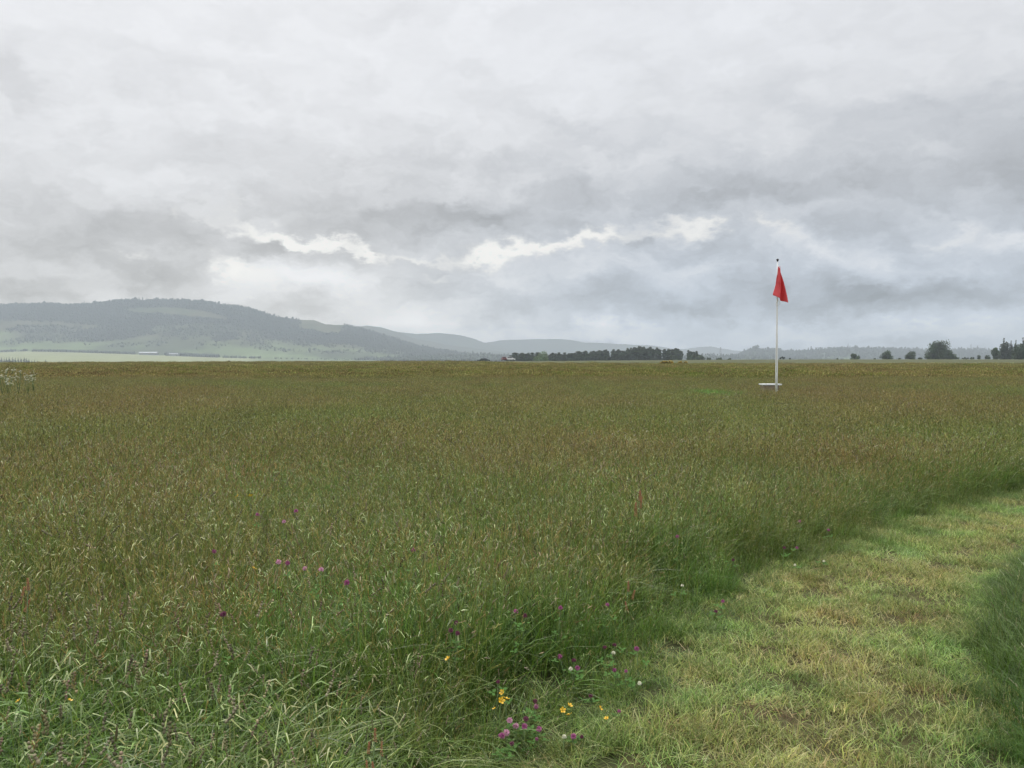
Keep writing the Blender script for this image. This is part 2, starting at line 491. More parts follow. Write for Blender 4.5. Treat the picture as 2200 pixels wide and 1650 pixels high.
# palettes (linear base colours)
G_LUSH = [(0.1211, 0.2055, 0.0266), (0.1504, 0.2383, 0.0305), (0.0919, 0.1726, 0.0276), (0.1754, 0.2548, 0.036), (0.0919, 0.1643, 0.0387)]
G_BLUE = [(0.1285, 0.2087, 0.0432), (0.1542, 0.2434, 0.0511), (0.0942, 0.1652, 0.0314), (0.2227, 0.2956, 0.0746)]
G_OLIVE = [(0.1625, 0.2114, 0.0353), (0.203, 0.2283, 0.0433), (0.13, 0.1945, 0.0325), (0.2274, 0.241, 0.0542)]
STEM = [(0.2076, 0.2594, 0.0597), (0.2617, 0.2793, 0.0702), (0.1715, 0.2494, 0.0491), (0.3159, 0.3192, 0.1053)]
HEAD = [(0.3199, 0.277, 0.096), (0.2599, 0.2226, 0.08), (0.3798, 0.3364, 0.124), (0.3199, 0.2473, 0.1), (0.4398, 0.3958, 0.168), (0.2799, 0.2622, 0.08)]
HEAD_D = [(0.2, 0.165, 0.0935), (0.25, 0.2, 0.119), (0.16, 0.14, 0.0765), (0.28, 0.25, 0.1403)]
HEAD_P = [(0.357, 0.323, 0.2028), (0.306, 0.2805, 0.1716), (0.425, 0.391, 0.2652)]  # pale seed heads, their colour also standing in for white glints
TAN = [(0.4566, 0.4617, 0.2317), (0.531, 0.5328, 0.2927), (0.3823, 0.4025, 0.1828), (0.3398, 0.3906, 0.1585)]
MOWN = [(0.3386, 0.3961, 0.1217), (0.4165, 0.4344, 0.1538), (0.2734, 0.3577, 0.0961), (0.4816, 0.4473, 0.2051)]
M_GREEN = [(0.2425, 0.3268, 0.0951), (0.283, 0.3501, 0.1078), (0.1886, 0.2743, 0.0823)]

def disc_frustum(n, y0, y1, slack=1.2, half=.68, seed=0):
    """uniform points over the ground wedge the camera sees between two distances"""
    r = np.random.default_rng(seed)
    x = r.uniform(-half * y1 - slack, half * y1 + slack, n); y = r.uniform(y0, y1, n)
    k = np.abs(x) < half * y + slack
    return x[k], y[k]

def wedge_n(y0, y1, dens, slack=1.2, half=.68):
    return int(dens * 2 * (half * y1 + slack) * (y1 - y0))

# ---- near meadow
GLINT_LEAF = [(0.32, 0.3608, 0.1518), (0.4, 0.4264, 0.2046), (0.264, 0.3198, 0.1122), (0.352, 0.3362, 0.1452)]  # pale tones that paint the glints and highlights of wet leaves
HEAD_G = [(0.27, 0.252, 0.153), (0.216, 0.2115, 0.119), (0.324, 0.288, 0.1827)]
def near_clump(seed, mode):
    r = np.random.default_rng(seed); g = Geo()
    if mode == 'arch':       # arching leaves, a few coloured pale to paint in highlights
        blades(g, r, 34, .13, (.22, .50), .0095, 7, (.1, .7), (.5, 1.25), G_BLUE + G_LUSH[:1], 0)
        blades(g, r, 8, .13, (.25, .50), .009, 7, (.1, .8), (.6, 1.3), GLINT_LEAF[:1] + G_BLUE[-1:], 0)
        blades(g, r, 26, .13, (.15, .38), .0055, 4, (0, .4), (.05, .7), G_LUSH, 0)
        glints(g, r, 7, .14, (.22, .42), .06, .005, GLINT_LEAF)
        stems(g, r, 2, .1, (.42, .58), .0024, (0, .35), (0, .3), STEM, HEAD_G, 'lumps', .05, .004)
    elif mode == 'green':
        blades(g, r, 70, .15, (.18, .50), .0056, 5, (.05, .5), (.05, .75), G_LUSH, 0)
        glints(g, r, 8, .15, (.28, .48), .034, .0032, GLINT_LEAF)
        stems(g, r, 5, .14, (.42, .60), .0022, (0, .3), (0, .3), STEM, HEAD, 'panicle', .05, .0024)
        stems(g, r, 3, .14, (.40, .56), .0022, (0, .3), (0, .5), STEM, HEAD_P, 'spike', .03, .0026)
    elif mode == 'heads':
        blades(g, r, 56, .16, (.16, .46), .0052, 4, (.05, .7), (.05, .9), G_LUSH + G_OLIVE, 0)
        glints(g, r, 11, .16, (.26, .5), .03, .003, GLINT_LEAF)
        stems(g, r, 12, .16, (.38, .58), .0022, (0, .35), (0, .4), STEM, HEAD, 'panicle', .05, .0024)
        stems(g, r, 2, .15, (.44, .60), .0024, (0, .35), (0, .4), STEM, HEAD_G, 'spike', .04, .0032)
        stems(g, r, 5, .15, (.36, .58), .002, (0, .4), (.1, .8), STEM, HEAD_P, 'panicle', .035, .0022)
    else:                    # tall grey-green seed heads
        blades(g, r, 50, .15, (.18, .44), .006, 5, (.1, .7), (.1, .9), G_LUSH + G_BLUE, 0)
        glints(g, r, 8, .15, (.26, .45), .05, .0045, GLINT_LEAF)
        stems(g, r, 3, .12, (.48, .68), .0026, (0, .35), (.05, .5), STEM, HEAD_G, 'lumps', .06, .005)
        stems(g, r, 5, .14, (.40, .6), .0022, (0, .35), (0, .4), STEM, HEAD, 'panicle', .05, .0026)
    return g

near_p = [near_clump(100 + i, m) for i, m in enumerate(['arch'] * 3 + ['green'] * 4 + ['heads'] * 4 + ['dark'] * 2)]
x, y = disc_frustum(wedge_n(.9, 10.5, 85), .9, 10.5, 1.3, seed=21)
h = hgt(x, y); dl, dr, ins = path_d(x, y)
right = (dr < dl)
keep = (~ins) & (~right) & (dl > .05)
x, y, h, dl = x[keep], y[keep], h[keep], dl[keep]
r_ = np.random.default_rng(5)
near_arch = np.clip(np.interp(y, [1.5, 2.7, 3.7], [1.0, .75, .08]) * (.4 + 1.2 * fbm(x * 1.1, y * 1.1, 31, 3)), 0, 1)
near_head = np.clip(np.interp(y, [2, 5, 10], [.15, .34, .55]) * (.35 + 1.3 * fbm(x * .6, y * .6, 32, 3)) * sstep(.15, .9, dl), 0, .95)
u = r_.uniform(0, 1, len(x)); v = r_.uniform(0, 1, len(x))
pk = np.where(u < near_arch, r_.integers(0, 3, len(x)), np.where(v < near_head, r_.integers(7, 11, len(x)), np.where(v > .975, r_.integers(11, 13, len(x)), r_.integers(3, 7, len(x)))))
s = h * r_.uniform(.8, 1.2, len(x)) / .53
sxy = np.clip(s, .42, 1.1)
near_grass = scatter('meadow_grass', near_p, np.stack([x, y, np.zeros_like(x)], 1),
        np.stack([r_.normal(0, .07, len(x)), r_.normal(0, .07, len(x)), r_.uniform(0, 6.28, len(x))], 1),
        np.stack([sxy, sxy, s * 1.05], 1), [M_BLADE, M_HEAD], 'long green meadow grass with brownish seed heads', pk)

# ---- right-hand verge of the path: fine dark green grass
def verge_clump(seed):
    r = np.random.default_rng(seed); g = Geo()
    blades(g, r, 95, .14, (.12, .38), .0042, 4, (.05, .5), (.1, .7), [(.085, .155, .026), (.105, .185, .032), (.072, .135, .026)], 0)
    stems(g, r, 1, .1, (.34, .45), .0018, (0, .3), (0, .4), STEM, HEAD_P, 'panicle', .05, .003)
    return g
x, y = disc_frustum(wedge_n(1.2, 12, 95), 1.2, 12, 1.6, seed=22)
h = hgt(x, y); dl, dr, ins = path_d(x, y)
keep = (~ins) & (dr < dl)
x, y, h = x[keep], y[keep], h[keep]
scatter('verge_grass', [verge_clump(150 + i) for i in range(5)], np.stack([x, y, np.zeros_like(x)], 1),
        np.stack([r_.normal(0, .08, len(x)), r_.normal(0, .08, len(x)), r_.uniform(0, 6.28, len(x))], 1),
        np.stack([np.clip(h / .36, .35, 1.1)] * 2 + [h * r_.uniform(.8, 1.2, len(x)) / .36], 1), [M_BLADE, M_HEAD], 'dark green grass standing along the right edge of the mown path')

# ---- mown path grass
def mown_clump(seed, kind):
    r = np.random.default_rng(seed); g = Geo()
    if kind == 'dry':
        blades(g, r, 100, .12, (.02, .055), .0038, 3, (.2, 1.5), (.1, .8), TAN + MOWN[:2], 0)
        blades(g, r, 55, .12, (.02, .07), .004, 3, (.1, 1.0), (.1, .7), MOWN, 0)
    elif kind == 'green':
        blades(g, r, 140, .12, (.025, .065), .004, 3, (.1, 1.0), (.1, .8), MOWN + M_GREEN + M_GREEN, 0)
        blades(g, r, 18, .12, (.03, .08), .0035, 3, (.3, 1.5), (.1, .8), TAN, 0)
    elif kind == 'tuft':
        blades(g, r, 110, .09, (.04, .10), .0042, 4, (.1, .8), (.15, .9), M_GREEN + MOWN[:1], 0)
        blades(g, r, 20, .1, (.05, .12), .0035, 3, (.3, 1.2), (.1, .8), TAN, 0)
    else:   # brown worn
        blades(g, r, 60, .12, (.015, .05), .004, 3, (.4, 1.8), (.1, .8), [(.15, .10, .055), (.20, .145, .075), (.11, .075, .045)], 0)
        blades(g, r, 26, .12, (.02, .06), .0038, 3, (.2, 1.2), (.1, .8), MOWN, 0)
    return g
mown_p = [mown_clump(200 + i, k) for i, k in enumerate(['dry'] * 4 + ['green'] * 4 + ['tuft'] * 3 + ['worn'] * 2)]
x, y = disc_frustum(wedge_n(1.5, 17, 80), 1.5, 17, 1.5, seed=23)
dl, dr, ins = path_d(x, y)
keep = ins | (dl < .35) | (dr < .3)
x, y, dl, dr, ins = x[keep], y[keep], dl[keep], dr[keep], ins[keep]
wid = dl + dr
mid = np.where(ins, np.minimum(dl, dr) / np.maximum(wid, .1) * 2, 0)   # 1 in the middle of the path
dryness = np.clip(.18 + .50 * sstep(.12, .8, mid) + .85 * (fbm(x * 1.9, y * 1.9, 41, 4) - .5), 0, 1)
dryness = np.where(y < 3.4, np.clip(dryness - .05, 0, 1), dryness)
WORN = [(2.72, 5.1, .17, .13), (1.05, 3.52, .17, .12), (1.2, 3.38, .14, .08), (.72, 3.46, .13, .1), (2.35, 4.75, .14, .1), (2.05, 3.62, .2, .1), (4.15, 6.5, .22, .12), (1.9, 3.05, .2, .1)]
worn = np.zeros_like(x)
for (wx, wy, a, b) in WORN: worn = np.maximum(worn, np.exp(-(((x - wx) / a) ** 2 + ((y - wy) / b) ** 2)))
u = r_.uniform(0, 1, len(x)); v = r_.uniform(0, 1, len(x))
tuft = (v < .04 + .35 * (1 - sstep(0, .25, mid))) & (fbm(x * 2.2, y * 2.2, 44, 2) > .42)
pk = np.where(worn > .45 + .3 * (u - .5), r_.integers(11, 13, len(x)), np.where(tuft & (u > dryness * .7), r_.integers(8, 11, len(x)), np.where(u < dryness, r_.integers(0, 4, len(x)), r_.integers(4, 8, len(x)))))
s = r_.uniform(.75, 1.3, len(x)) * (.7 + .7 * fbm(x * 3, y * 3, 45, 2))
scatter('mown_grass', mown_p, np.stack([x, y, np.full_like(x, .002)], 1),
        np.stack([r_.normal(0, .1, len(x)), r_.normal(0, .1, len(x)), r_.uniform(0, 6.28, len(x))], 1),
        np.stack([np.ones_like(x)] * 2 + [s], 1), [M_MOWN], 'short dry mown grass on the curving path', pk)

# ---- middle meadow
def mid_clump(seed, mode):
    r = np.random.default_rng(seed); g = Geo()
    nb, ns = {'green': (84, 14), 'brown': (60, 38), 'mix': (72, 26), 'lush': (130, 0)}[mode]
    if mode == 'lush':
        blades(g, r, nb, .3, (.6, 1.15), .012, 4, (.05, .5), (.05, .7), [(.13, .27, .05), (.16, .31, .06)], 0)
        return g
    blades(g, r, nb, .3, (.4, .95), .011, 4, (.05, .65), (.05, .8), G_LUSH + G_OLIVE, 0)
    stems(g, r, ns, .3, (.8, 1.25), .0045, (0, .25), (0, .3), STEM, HEAD, 'panicle', .09, .006)
    stems(g, r, ns // 6, .3, (.85, 1.2), .005, (0, .3), (0, .35), STEM, HEAD_G, 'spike', .06, .007)
    stems(g, r, ns // 4, .3, (.75, 1.25), .004, (0, .35), (.1, .6), HEAD_P, HEAD_P, 'spike', .07, .008)
    glints(g, r, 24, .3, (.45, 1.0), .045, .006, GLINT_LEAF)
    return g
mid_p = [mid_clump(300 + i, m) for i, m in enumerate(['green'] * 3 + ['mix'] * 4 + ['brown'] * 5 + ['lush'] * 2)]
y0, y1 = 9.3, 46
x, y = disc_frustum(wedge_n(y0, y1, 15), y0, y1, 2.5, seed=24)
h = hgt(x, y); dl, dr, ins = path_d(x, y)
keep = (~ins) & (dl > .12) & ~((dr < dl) & (dr < .1))
x, y, h, dl = x[keep], y[keep], h[keep], dl[keep]
brown = np.clip(np.interp(y, [9, 16, 30], [.22, .42, .68]) * (.45 + 1.1 * fbm(x * .35, y * .2, 51, 4)), 0, 1)
gpatch = np.exp(-(((x - 7.35) / 1.05) ** 2 + ((y - 28.3) / 2.6) ** 2)) * (.5 + fbm(x * 1.2, y * .8, 57, 3))
brown = np.clip(brown * sstep(.1, .9, dl) * (1 - gpatch), 0, 1)
u = r_.uniform(0, 1, len(x)); v = r_.uniform(0, 1, len(x))
pk = np.where((gpatch > .4), r_.integers(12, 14, len(x)), np.where(u < brown, r_.integers(7, 12, len(x)), np.where(v < .6, r_.integers(3, 7, len(x)), r_.integers(0, 3, len(x)))))
s = h * r_.uniform(.85, 1.15, len(x)) / 1.12
scatter('mid_meadow_grass', mid_p, np.stack([x, y, np.zeros_like(x)], 1),
        np.stack([r_.normal(0, .05, len(x)), r_.normal(0, .05, len(x)), r_.uniform(0, 6.28, len(x))], 1),
        np.stack([np.full_like(x, .82)] * 2 + [s], 1), [M_MID, M_MID], 'brown-green seeding meadow grass around the flagpole', pk)

# ---- far meadow
def far_clump(seed, mode):
    r = np.random.default_rng(seed); g = Geo()
    blades(g, r, 40, .95, (.5, .95), .028, 2, (.05, .4), (.05, .5), [(.19, .185, .062), (.15, .16, .05), (.22, .20, .07)], 0)
    a = r.uniform(0, 6.28, 60); q = .95 * np.sqrt(r.uniform(0, 1, 60)); hh = r.uniform(.72, 1.1, 60)
    b = np.stack([q * np.cos(a), q * np.sin(a), hh], 1)
    ax = r.standard_normal((60, 3)) * .3; ax[:, 2] = 1
    pal = {'brown': [(.25, .205, .085), (.29, .24, .10), (.22, .185, .075)], 'tan': HEAD + STEM[:1], 'green': STEM + G_OLIVE}[mode]
    spindles(g, b, ax, r.uniform(.1, .2, 60), r.uniform(.012, .024, 60), pick(r, pal, 60), 0)
    return g
far_p = [far_clump(400 + i, m) for i, m in enumerate(['green'] * 2 + ['tan'] * 3 + ['brown'] * 4)]
xs, ys = [], []
for (a, b, dens, sd) in ((44, 90, 2.6, 25), (90, 172, 1.5, 26), (172, 290, .8, 27)):
    x, y = disc_frustum(wedge_n(a, b, dens, 5), a, b, 5, seed=sd)
    if a >= 172:
        t = x / y
        k = (t < .02 - (y - 172) * .0010) & (y < np.interp(t, T_C, CREST) + 25)
        x, y = x[k], y[k]
    elif a == 90:
        k = y < np.interp(x / y, [-.2, .0, .15, .65], [180, 172, 160, 150]) + 8 * (fbm(x * .03, y * .03, 8, 3) - .5)
        x, y = x[k], y[k]
    xs.append(x); ys.append(y)
x, y = np.concatenate(xs), np.concatenate(ys)
u = r_.uniform(0, 1, len(x)) + .7 * (fbm(x * .05, y * .03, 61, 4) - .5)
pk = np.where(u < .08, r_.integers(0, 2, len(x)), np.where(u < .5, r_.integers(2, 5, len(x)), r_.integers(5, 9, len(x))))
s = .53 * r_.uniform(.85, 1.15, len(x)) * (.85 + .3 * fbm(x * .06, y * .03, 66, 3))
s = s * np.where(r_.uniform(0, 1, len(x)) < .04, 1.35, 1.0)
wd = np.interp(y, [44, 100, 290], [.8, 1.1, 1.6])
scatter('far_meadow_grass', far_p, np.stack([x, y, ground_z(x, y)], 1),
        np.stack([np.zeros_like(x)] * 2 + [r_.uniform(0, 6.28, len(x))], 1),
        np.stack([wd, wd, s], 1), [M_FAR], 'olive-brown meadow grass reaching to the far edge of the field', pk)

# ------------------------------------------------------------------ ground sheet
def build_ground():
    na = 300
    az = np.concatenate([np.linspace(-48, 48, na) * math.pi / 180, np.linspace(60, 300, 25) * math.pi / 180])
    rr = np.concatenate([[0.0], np.geomspace(.6, 120, 46), np.linspace(130, 700, 70), np.geomspace(720, 7200, 60)])
    A, RR = np.meshgrid(az, rr)
    X, Y = RR * np.sin(A), RR * np.cos(A)
    Z = ground_z(X, np.where(Y > 0, Y, 0.0))
    front = np.cos(A) > math.cos(R(50))
    Z = np.where(front, Z, -np.minimum(RR * .004, 12))
    Z[0] = 0
    V = np.stack([X, Y, Z], 2).reshape(-1, 3)
    m = len(az)
    i, j = np.meshgrid(np.arange(len(rr) - 1), np.arange(m), indexing='ij')
    jn = (j + 1) % m
    Q = np.stack([i * m + j, (i + 1) * m + j, (i + 1) * m + jn, i * m + jn], 2).reshape(-1, 4)
    # land cover
    t = X / np.maximum(Y, 1)
    soil = np.array([.055, .06, .025]); meadow = np.array([.20, .18, .075]); past = np.array([.092, .098, .042])
    pale = np.array([.27, .29, .14]); valley = np.array([.10, .14, .055])
    C = np.zeros(X.shape + (3,)) + soil
    def mix(c, w): 
        nonlocal C
        C = C * (1 - w[..., None]) + c * w[..., None]
    mix(meadow, sstep(25, 60, RR) * front)
    edge = np.interp(t, [-.02, .05, .15, .65], [330, 172, 160, 150])
    mix(past, sstep(0, 6, RR - edge) * front)
    mix(valley, sstep(0, 60, RR - np.interp(t, T_C, CREST) - 40) * front)
    mix(pale, sstep(1000, 1300, Y) * (1 - sstep(-.33, -.30, t)) * front)
    mix(np.array([.15, .185, .085]), sstep(1000, 1300, Y) * sstep(-.335, -.31, t) * (1 - sstep(-.12, -.08, t)) * front)
    me = np_mesh('ground', V, Q, [M_GROUND], C.reshape(-1, 3), smooth=True)
    return tag(link('ground', me), 'flat meadow ground running out to the hills', kind='structure')
build_ground()

# path surface: earth and thatch under the mown grass
def build_path():
    n = 90
    def resample(L):
        d = np.concatenate([[0], np.cumsum(np.linalg.norm(np.diff(L, axis=0), axis=1))]); q = np.linspace(0, d[-1], n)
        return np.stack([np.interp(q, d, L[:, 0]), np.interp(q, d, L[:, 1])], 1)
    A, B = resample(PL), resample(PR)
    k = 9
    V, C = [], []
    for i in range(n):
        for j in range(k):
            p = A[i] * (1 - j / (k - 1)) + B[i] * (j / (k - 1))
            V.append((p[0], p[1], .004))
    V = np.array(V)
    C = np.zeros((len(V), 3)) + np.array([.085, .078, .034])
    Q = [(i * k + j, i * k + j + 1, (i + 1) * k + j + 1, (i + 1) * k + j) for i in range(n - 1) for j in range(k - 1)]
    me = np_mesh('path', V, Q, [M_GROUND], C)
    tag(link('path', me), 'mown grass path curving away to the right', kind='structure')
build_path()

# ------------------------------------------------------------------ hills
FOREST_P, FOREST_S = [], []

def hill(name, label, pts, Yc, Yf, zb, cover, seed, rough=4.0, back=700, prof=1.15, trees=None):
    px = np.array([p[0] for p in pts], float); py = np.array([p[1] for p in pts], float)
    n = max(60, int((px[-1] - px[0]) / 5))
    qx = np.linspace(px[0], px[-1], n); qy = np.interp(qx, px, py)
    nz = (fbm(qx * .05, qx * 0 + .5, seed, 4) - .5) * 2.2
    crest = np.array([at(a, b + c, Yc) for a, b, c in zip(qx, qy, nz)])
    t = crest[:, 0] / Yc
    m = 40
    vs = np.linspace(0, 1, m)
    V = []
    for vv in vs:
        Y = Yf + (Yc - Yf) * vv
        X = t * Y
        z0 = ground_z(t * Yf, np.full(n, Yf)) - 2 if zb is None else zb
        z = z0 + (crest[:, 2] - z0) * vv ** prof
        z = z + rough * (fbm(X * .004, Y * .004, seed + 3, 4) - .5) * 4 * math.sin(math.pi * min(vv, 1) ) 
        V.append(np.stack([X, np.full(n, Y), z], 1))
    for k, f in ((.35, .93), (.7, .75), (1, .4)):
        Y = Yc + back * k
        V.append(np.stack([t * Y, np.full(n, Y), -8 + (crest[:, 2] + 8) * f], 1))
    rows = len(V)
    G = np.array(V)
    T = np.broadcast_to(qx, (rows, n)); VV = np.broadcast_to(np.concatenate([vs, [1.0] * 3])[:, None], (rows, n))
    C = cover(T, VV, G)
    i, j = np.meshgrid(np.arange(rows - 1), np.arange(n - 1), indexing='ij')
    Q = np.stack([i * n + j, i * n + j + 1, (i + 1) * n + j + 1, (i + 1) * n + j], 2).reshape(-1, 4)
    me = np_mesh(name, G.reshape(-1, 3), Q, [M_HILL], C.reshape(-1, 3), smooth=True)
    tag(link(name, me), label, kind='structure')
    if trees:
        mask, num, hh = trees
        r = np.random.default_rng(seed + 77)
        a = r.uniform(0, n - 1.001, num); b = r.uniform(0, m - 1.001, num)
        ia, ib = a.astype(int), b.astype(int); fa, fb = (a - ia)[:, None], (b - ib)[:, None]
        P = (G[ib, ia] * (1 - fa) + G[ib, ia + 1] * fa) * (1 - fb) + (G[ib + 1, ia] * (1 - fa) + G[ib + 1, ia + 1] * fa) * fb
        w = mask(np.interp(a, np.arange(n), qx), b / (m - 1), P)
        k = r.uniform(0, 1, num) < w
        FOREST_P.append(P[k]); FOREST_S.append(hh * r.uniform(.7, 1.25, k.sum()) * np.where(r.uniform(0, 1, k.sum()) < .05, 1.7, 1.0))

CON = np.array([.022, .033, .017]); MOOR = np.array([.12, .115, .065]); HGR = np.array([.15, .20, .08]); SCRUB = np.array([.052, .076, .032])

def h1_mask(px, v, P):
    nz = fbm(P[..., 0] * .0035, P[..., 1] * .0035, 71, 4)
    up = sstep(.52, .62, v + (nz - .5) * .35)
    n2 = fbm(P[..., 0] * .009, P[..., 1] * .009, 73, 4)
    low = np.maximum(sstep(.56, .62, nz) * sstep(.05, .15, v) * .7, .35 * sstep(.45, .62, n2) * sstep(.1, .3, v))
    # felled band below the top
    band = 1.25 * np.exp(-(((px - 380) / 115) ** 2 + ((v - .77 + (px - 370) * .0003) / .075) ** 2 * 1.4))
    right = sstep(480, 640, px) * sstep(.35, .5, v)
    brow = np.exp(-(((px - 690) / 55) ** 2)) * sstep(.62, .8, v)
    m = np.maximum(np.maximum(up, low), right)
    return np.clip(m * (1 - sstep(.35, .6, band)) * (1 - sstep(.3, .6, brow)), 0, 1)
def h1_cover(px, v, P):
    f = h1_mask(px, v, P)
    nz = fbm(P[..., 0] * .006, P[..., 1] * .006, 91, 4)
    g = (1 - sstep(.08, .42, v + (nz - .5) * .7))
    base = MOOR * .8 + SCRUB * .2
    base = base[None, None] * (1 - g[..., None]) + HGR * g[..., None]
    sc = sstep(.5, .58, nz)[..., None] * .6
    base = base * (1 - sc) + SCRUB * sc
    return base * (1 - f[..., None]) + (CON * 1.15) * f[..., None]
H1 = [(-500, 690), (-300, 668), (-120, 660), (0, 654), (60, 653), (110, 651), (150, 655), (190, 652), (240, 647), (270, 643), (300, 645), (350, 643), (400, 644), (440, 647), (480, 654), (540, 662), (560, 670), (587, 678), (612, 685), (650, 687), (673, 687), (698, 696), (725, 698), (748, 699), (765, 703), (802, 713), (853, 729), (905, 745), (953, 754), (1010, 762), (1060, 770), (1120, 780)]
hill('forested_hill', 'long forested hill rising on the left beyond the field', H1, 3300, 2560, None, h1_cover, 3, 5.0, 600, 1.1, (h1_mask, 60000, 7.5))

def blue_cover(k):
    def f(px, v, P):
        nz = fbm(P[..., 0] * .002, P[..., 1] * .002, 95, 4)[..., None]
        return (MOOR * .75) * nz * k + SCRUB * (1 - nz) * k
    return f
hill('near_blue_hill', 'blue hill ridge emerging behind the forested hill', [(560, 730), (700, 706), (765, 702), (788, 699), (821, 704), (853, 713), (894, 728), (957, 740), (1020, 749), (1090, 757), (1200, 768), (1300, 778)], 4700, 3900, -20, blue_cover(1.0), 13, 3, 400)
hill('smooth_blue_hill', 'smooth blue-grey hill in the centre distance', [(700, 730), (800, 716), (853, 713), (894, 717), (947, 715.7), (993, 720.5), (1020, 728), (1043, 737), (1100, 752), (1200, 770)], 5600, 5000, -20, blue_cover(1.0), 23, 3, 300)
hill('long_blue_hill', 'long low blue hill behind the pine wood', [(900, 760), (980, 745), (1023, 738), (1043, 736), (1077, 731), (1159, 728.5), (1204, 728), (1230, 731), (1255, 736.5), (1291, 737), (1341, 740), (1386, 741), (1420, 745), (1500, 758), (1600, 775)], 6100, 5650, -20, blue_cover(1.0), 33, 3, 300)
hill('faint_blue_hill', 'faint pale blue hill left of the flagpole', [(1250, 770), (1400, 756), (1466, 750), (1500, 745.5), (1526, 744.5), (1547, 748), (1576, 753), (1620, 757), (1800, 765), (2300, 770)], 6900, 6500, -20, blue_cover(1.0), 43, 2, 250)
def h6_mask(px, v, P):
    nz = fbm(P[..., 0] * .006, P[..., 1] * .006, 101, 4)
    return np.clip(sstep(.3, .5, nz + v * .3), 0, 1)
def h6_cover(px, v, P):
    f = h6_mask(px, v, P)[..., None]
    return HGR * .8 * (1 - f) + SCRUB * .9 * f
hill('wooded_ridge', 'low wooded ridge along the right horizon', [(1520, 771), (1568, 765), (1588, 761), (1606, 751), (1620, 746), (1633, 748), (1644, 751), (1666, 750), (1677, 751), (1685, 754), (1709, 755), (1734, 753.5), (1751, 750), (1794, 748), (1818, 746.5), (1866, 748), (1936, 749), (1986, 751), (2047, 751.5), (2093, 750), (2124, 751.5), (2162, 753), (2300, 752), (2500, 748), (2700, 756)], 3400, 2700, -6, h6_cover, 53, 3, 400, 1.1, (h6_mask, 7000, 9.0))
hill('low_ridge', 'low hazy ridge closing the valley behind the pine wood', [(760, 771), (860, 766), (950, 762), (1040, 760), (1100, 764), (1200, 768), (1400, 767), (1470, 765), (1520, 763), (1560, 764), (1620, 766), (1700, 770), (1800, 775)], 2600, 2300, -10, h6_cover, 63, 2, 300, 1.1, (h6_mask, 2200, 8.0))

# distant woods on the hills and the plantation edges in the valley
def far_tree_protos():
    out = []
    for i in range(4):
        r = np.random.default_rng(500 + i); g = Geo()
        k = 10
        for j in range(3):
            b = np.array([[0, 0, .12 + .26 * j]]) + r.normal(0, .03, (1, 3))
            spindles(g, b, np.array([[0, 0, 1.]]) + r.normal(0, .05, (1, 3)), np.array([.42 - .03 * j]), np.array([(.24 - .06 * j) * r.uniform(.8, 1.2)]), pick(r, [CON * 1.3, SCRUB * .7, CON], 1), 0, ((0, .7), (.15, 1), (.6, .5), (1, .05)))
        out.append(g)
    for i in range(3):
        r = np.random.default_rng(520 + i); g = Geo()
        for j in range(5):
            b = np.array([[r.normal(0, .16), r.normal(0, .16), r.uniform(.05, .35)]])
            spindles(g, b, np.array([[0, 0, 1.]]), np.array([r.uniform(.4, .6)]), np.array([r.uniform(.2, .32)]), pick(r, [SCRUB * .75, SCRUB, CON * 1.6], 1), 0, ((0, .6), (.3, 1), (.75, .75), (1, .15)))
        out.append(g)
    return out
for (xa, xb, ya, yb, Y, hh, num) in ((70, 290, 752, 758, 2500, 9, 420), (355, 470, 757, 768, 2450, 11, 420), (480, 560, 764, 771, 2450, 8, 90), (-120, 60, 738, 752, 2500, 9, 220),
                                    (806, 1010, 772, 775, 1500, 9, 380), (590, 800, 766, 773, 2400, 6, 60), (1000, 1100, 766, 772, 1700, 9, 160)):
    r = np.random.default_rng(int(xa + 999))
    px = r.uniform(xa, xb, num); YY = Y + r.uniform(-40, 60, num)
    py = np.interp(px, [xa, xb], [yb, yb]) - (yb - ya) * 0
    P = np.array([at(a, 770, b) for a, b in zip(px, YY)])
    P[:, 2] = ground_z(P[:, 0], P[:, 1]) - .5
    FOREST_P.append(P); FOREST_S.append(hh * r.uniform(.6, 1.25, num))
P = np.concatenate(FOREST_P); S = np.concatenate(FOREST_S)
scatter('distant_forest', far_tree_protos(), P, np.stack([np.zeros(len(P))] * 2 + [rng.uniform(0, 6.28, len(P))], 1), np.stack([S, S, S], 1), [M_LEAF], 'hazy woods covering the far hills')

# ------------------------------------------------------------------ trees as things
def leaf_cards(r, cen, rad, n, size, pal, shell=.55, flat=1.0):
    """leaf-sized faces through lobes' volume"""
    cen = np.array(cen, float); rad = np.array(rad, float)
    w = rad ** 2; idx = r.choice(len(cen), n, p=w / w.sum())
    d = r.standard_normal((n, 3)); d /= np.linalg.norm(d, axis=1)[:, None]
    q = (shell + (1 - shell) * r.uniform(0, 1, n) ** .6) * (.82 + .36 * r.uniform(0, 1, n))
    P = cen[idx] + d * (rad[idx] * q)[:, None] * np.array([1, 1, flat])
    a = r.standard_normal((n, 3)); a /= np.linalg.norm(a, axis=1)[:, None]
    b = np.cross(a, r.standard_normal((n, 3))); b /= np.linalg.norm(b, axis=1)[:, None]
    s = (size * r.uniform(.6, 1.4, n))[:, None]
    V = np.stack([P - a * s, P + b * s * .7, P + a * s, P - b * s * .7], 1).reshape(-1, 3)
    Q = np.arange(4 * n).reshape(-1, 4)
    lobe_c = pick(r, pal, len(cen), .18)
    C = np.repeat(lobe_c[idx] * r.uniform(.75, 1.25, (n, 1)), 4, 0)
    return V, Q, C

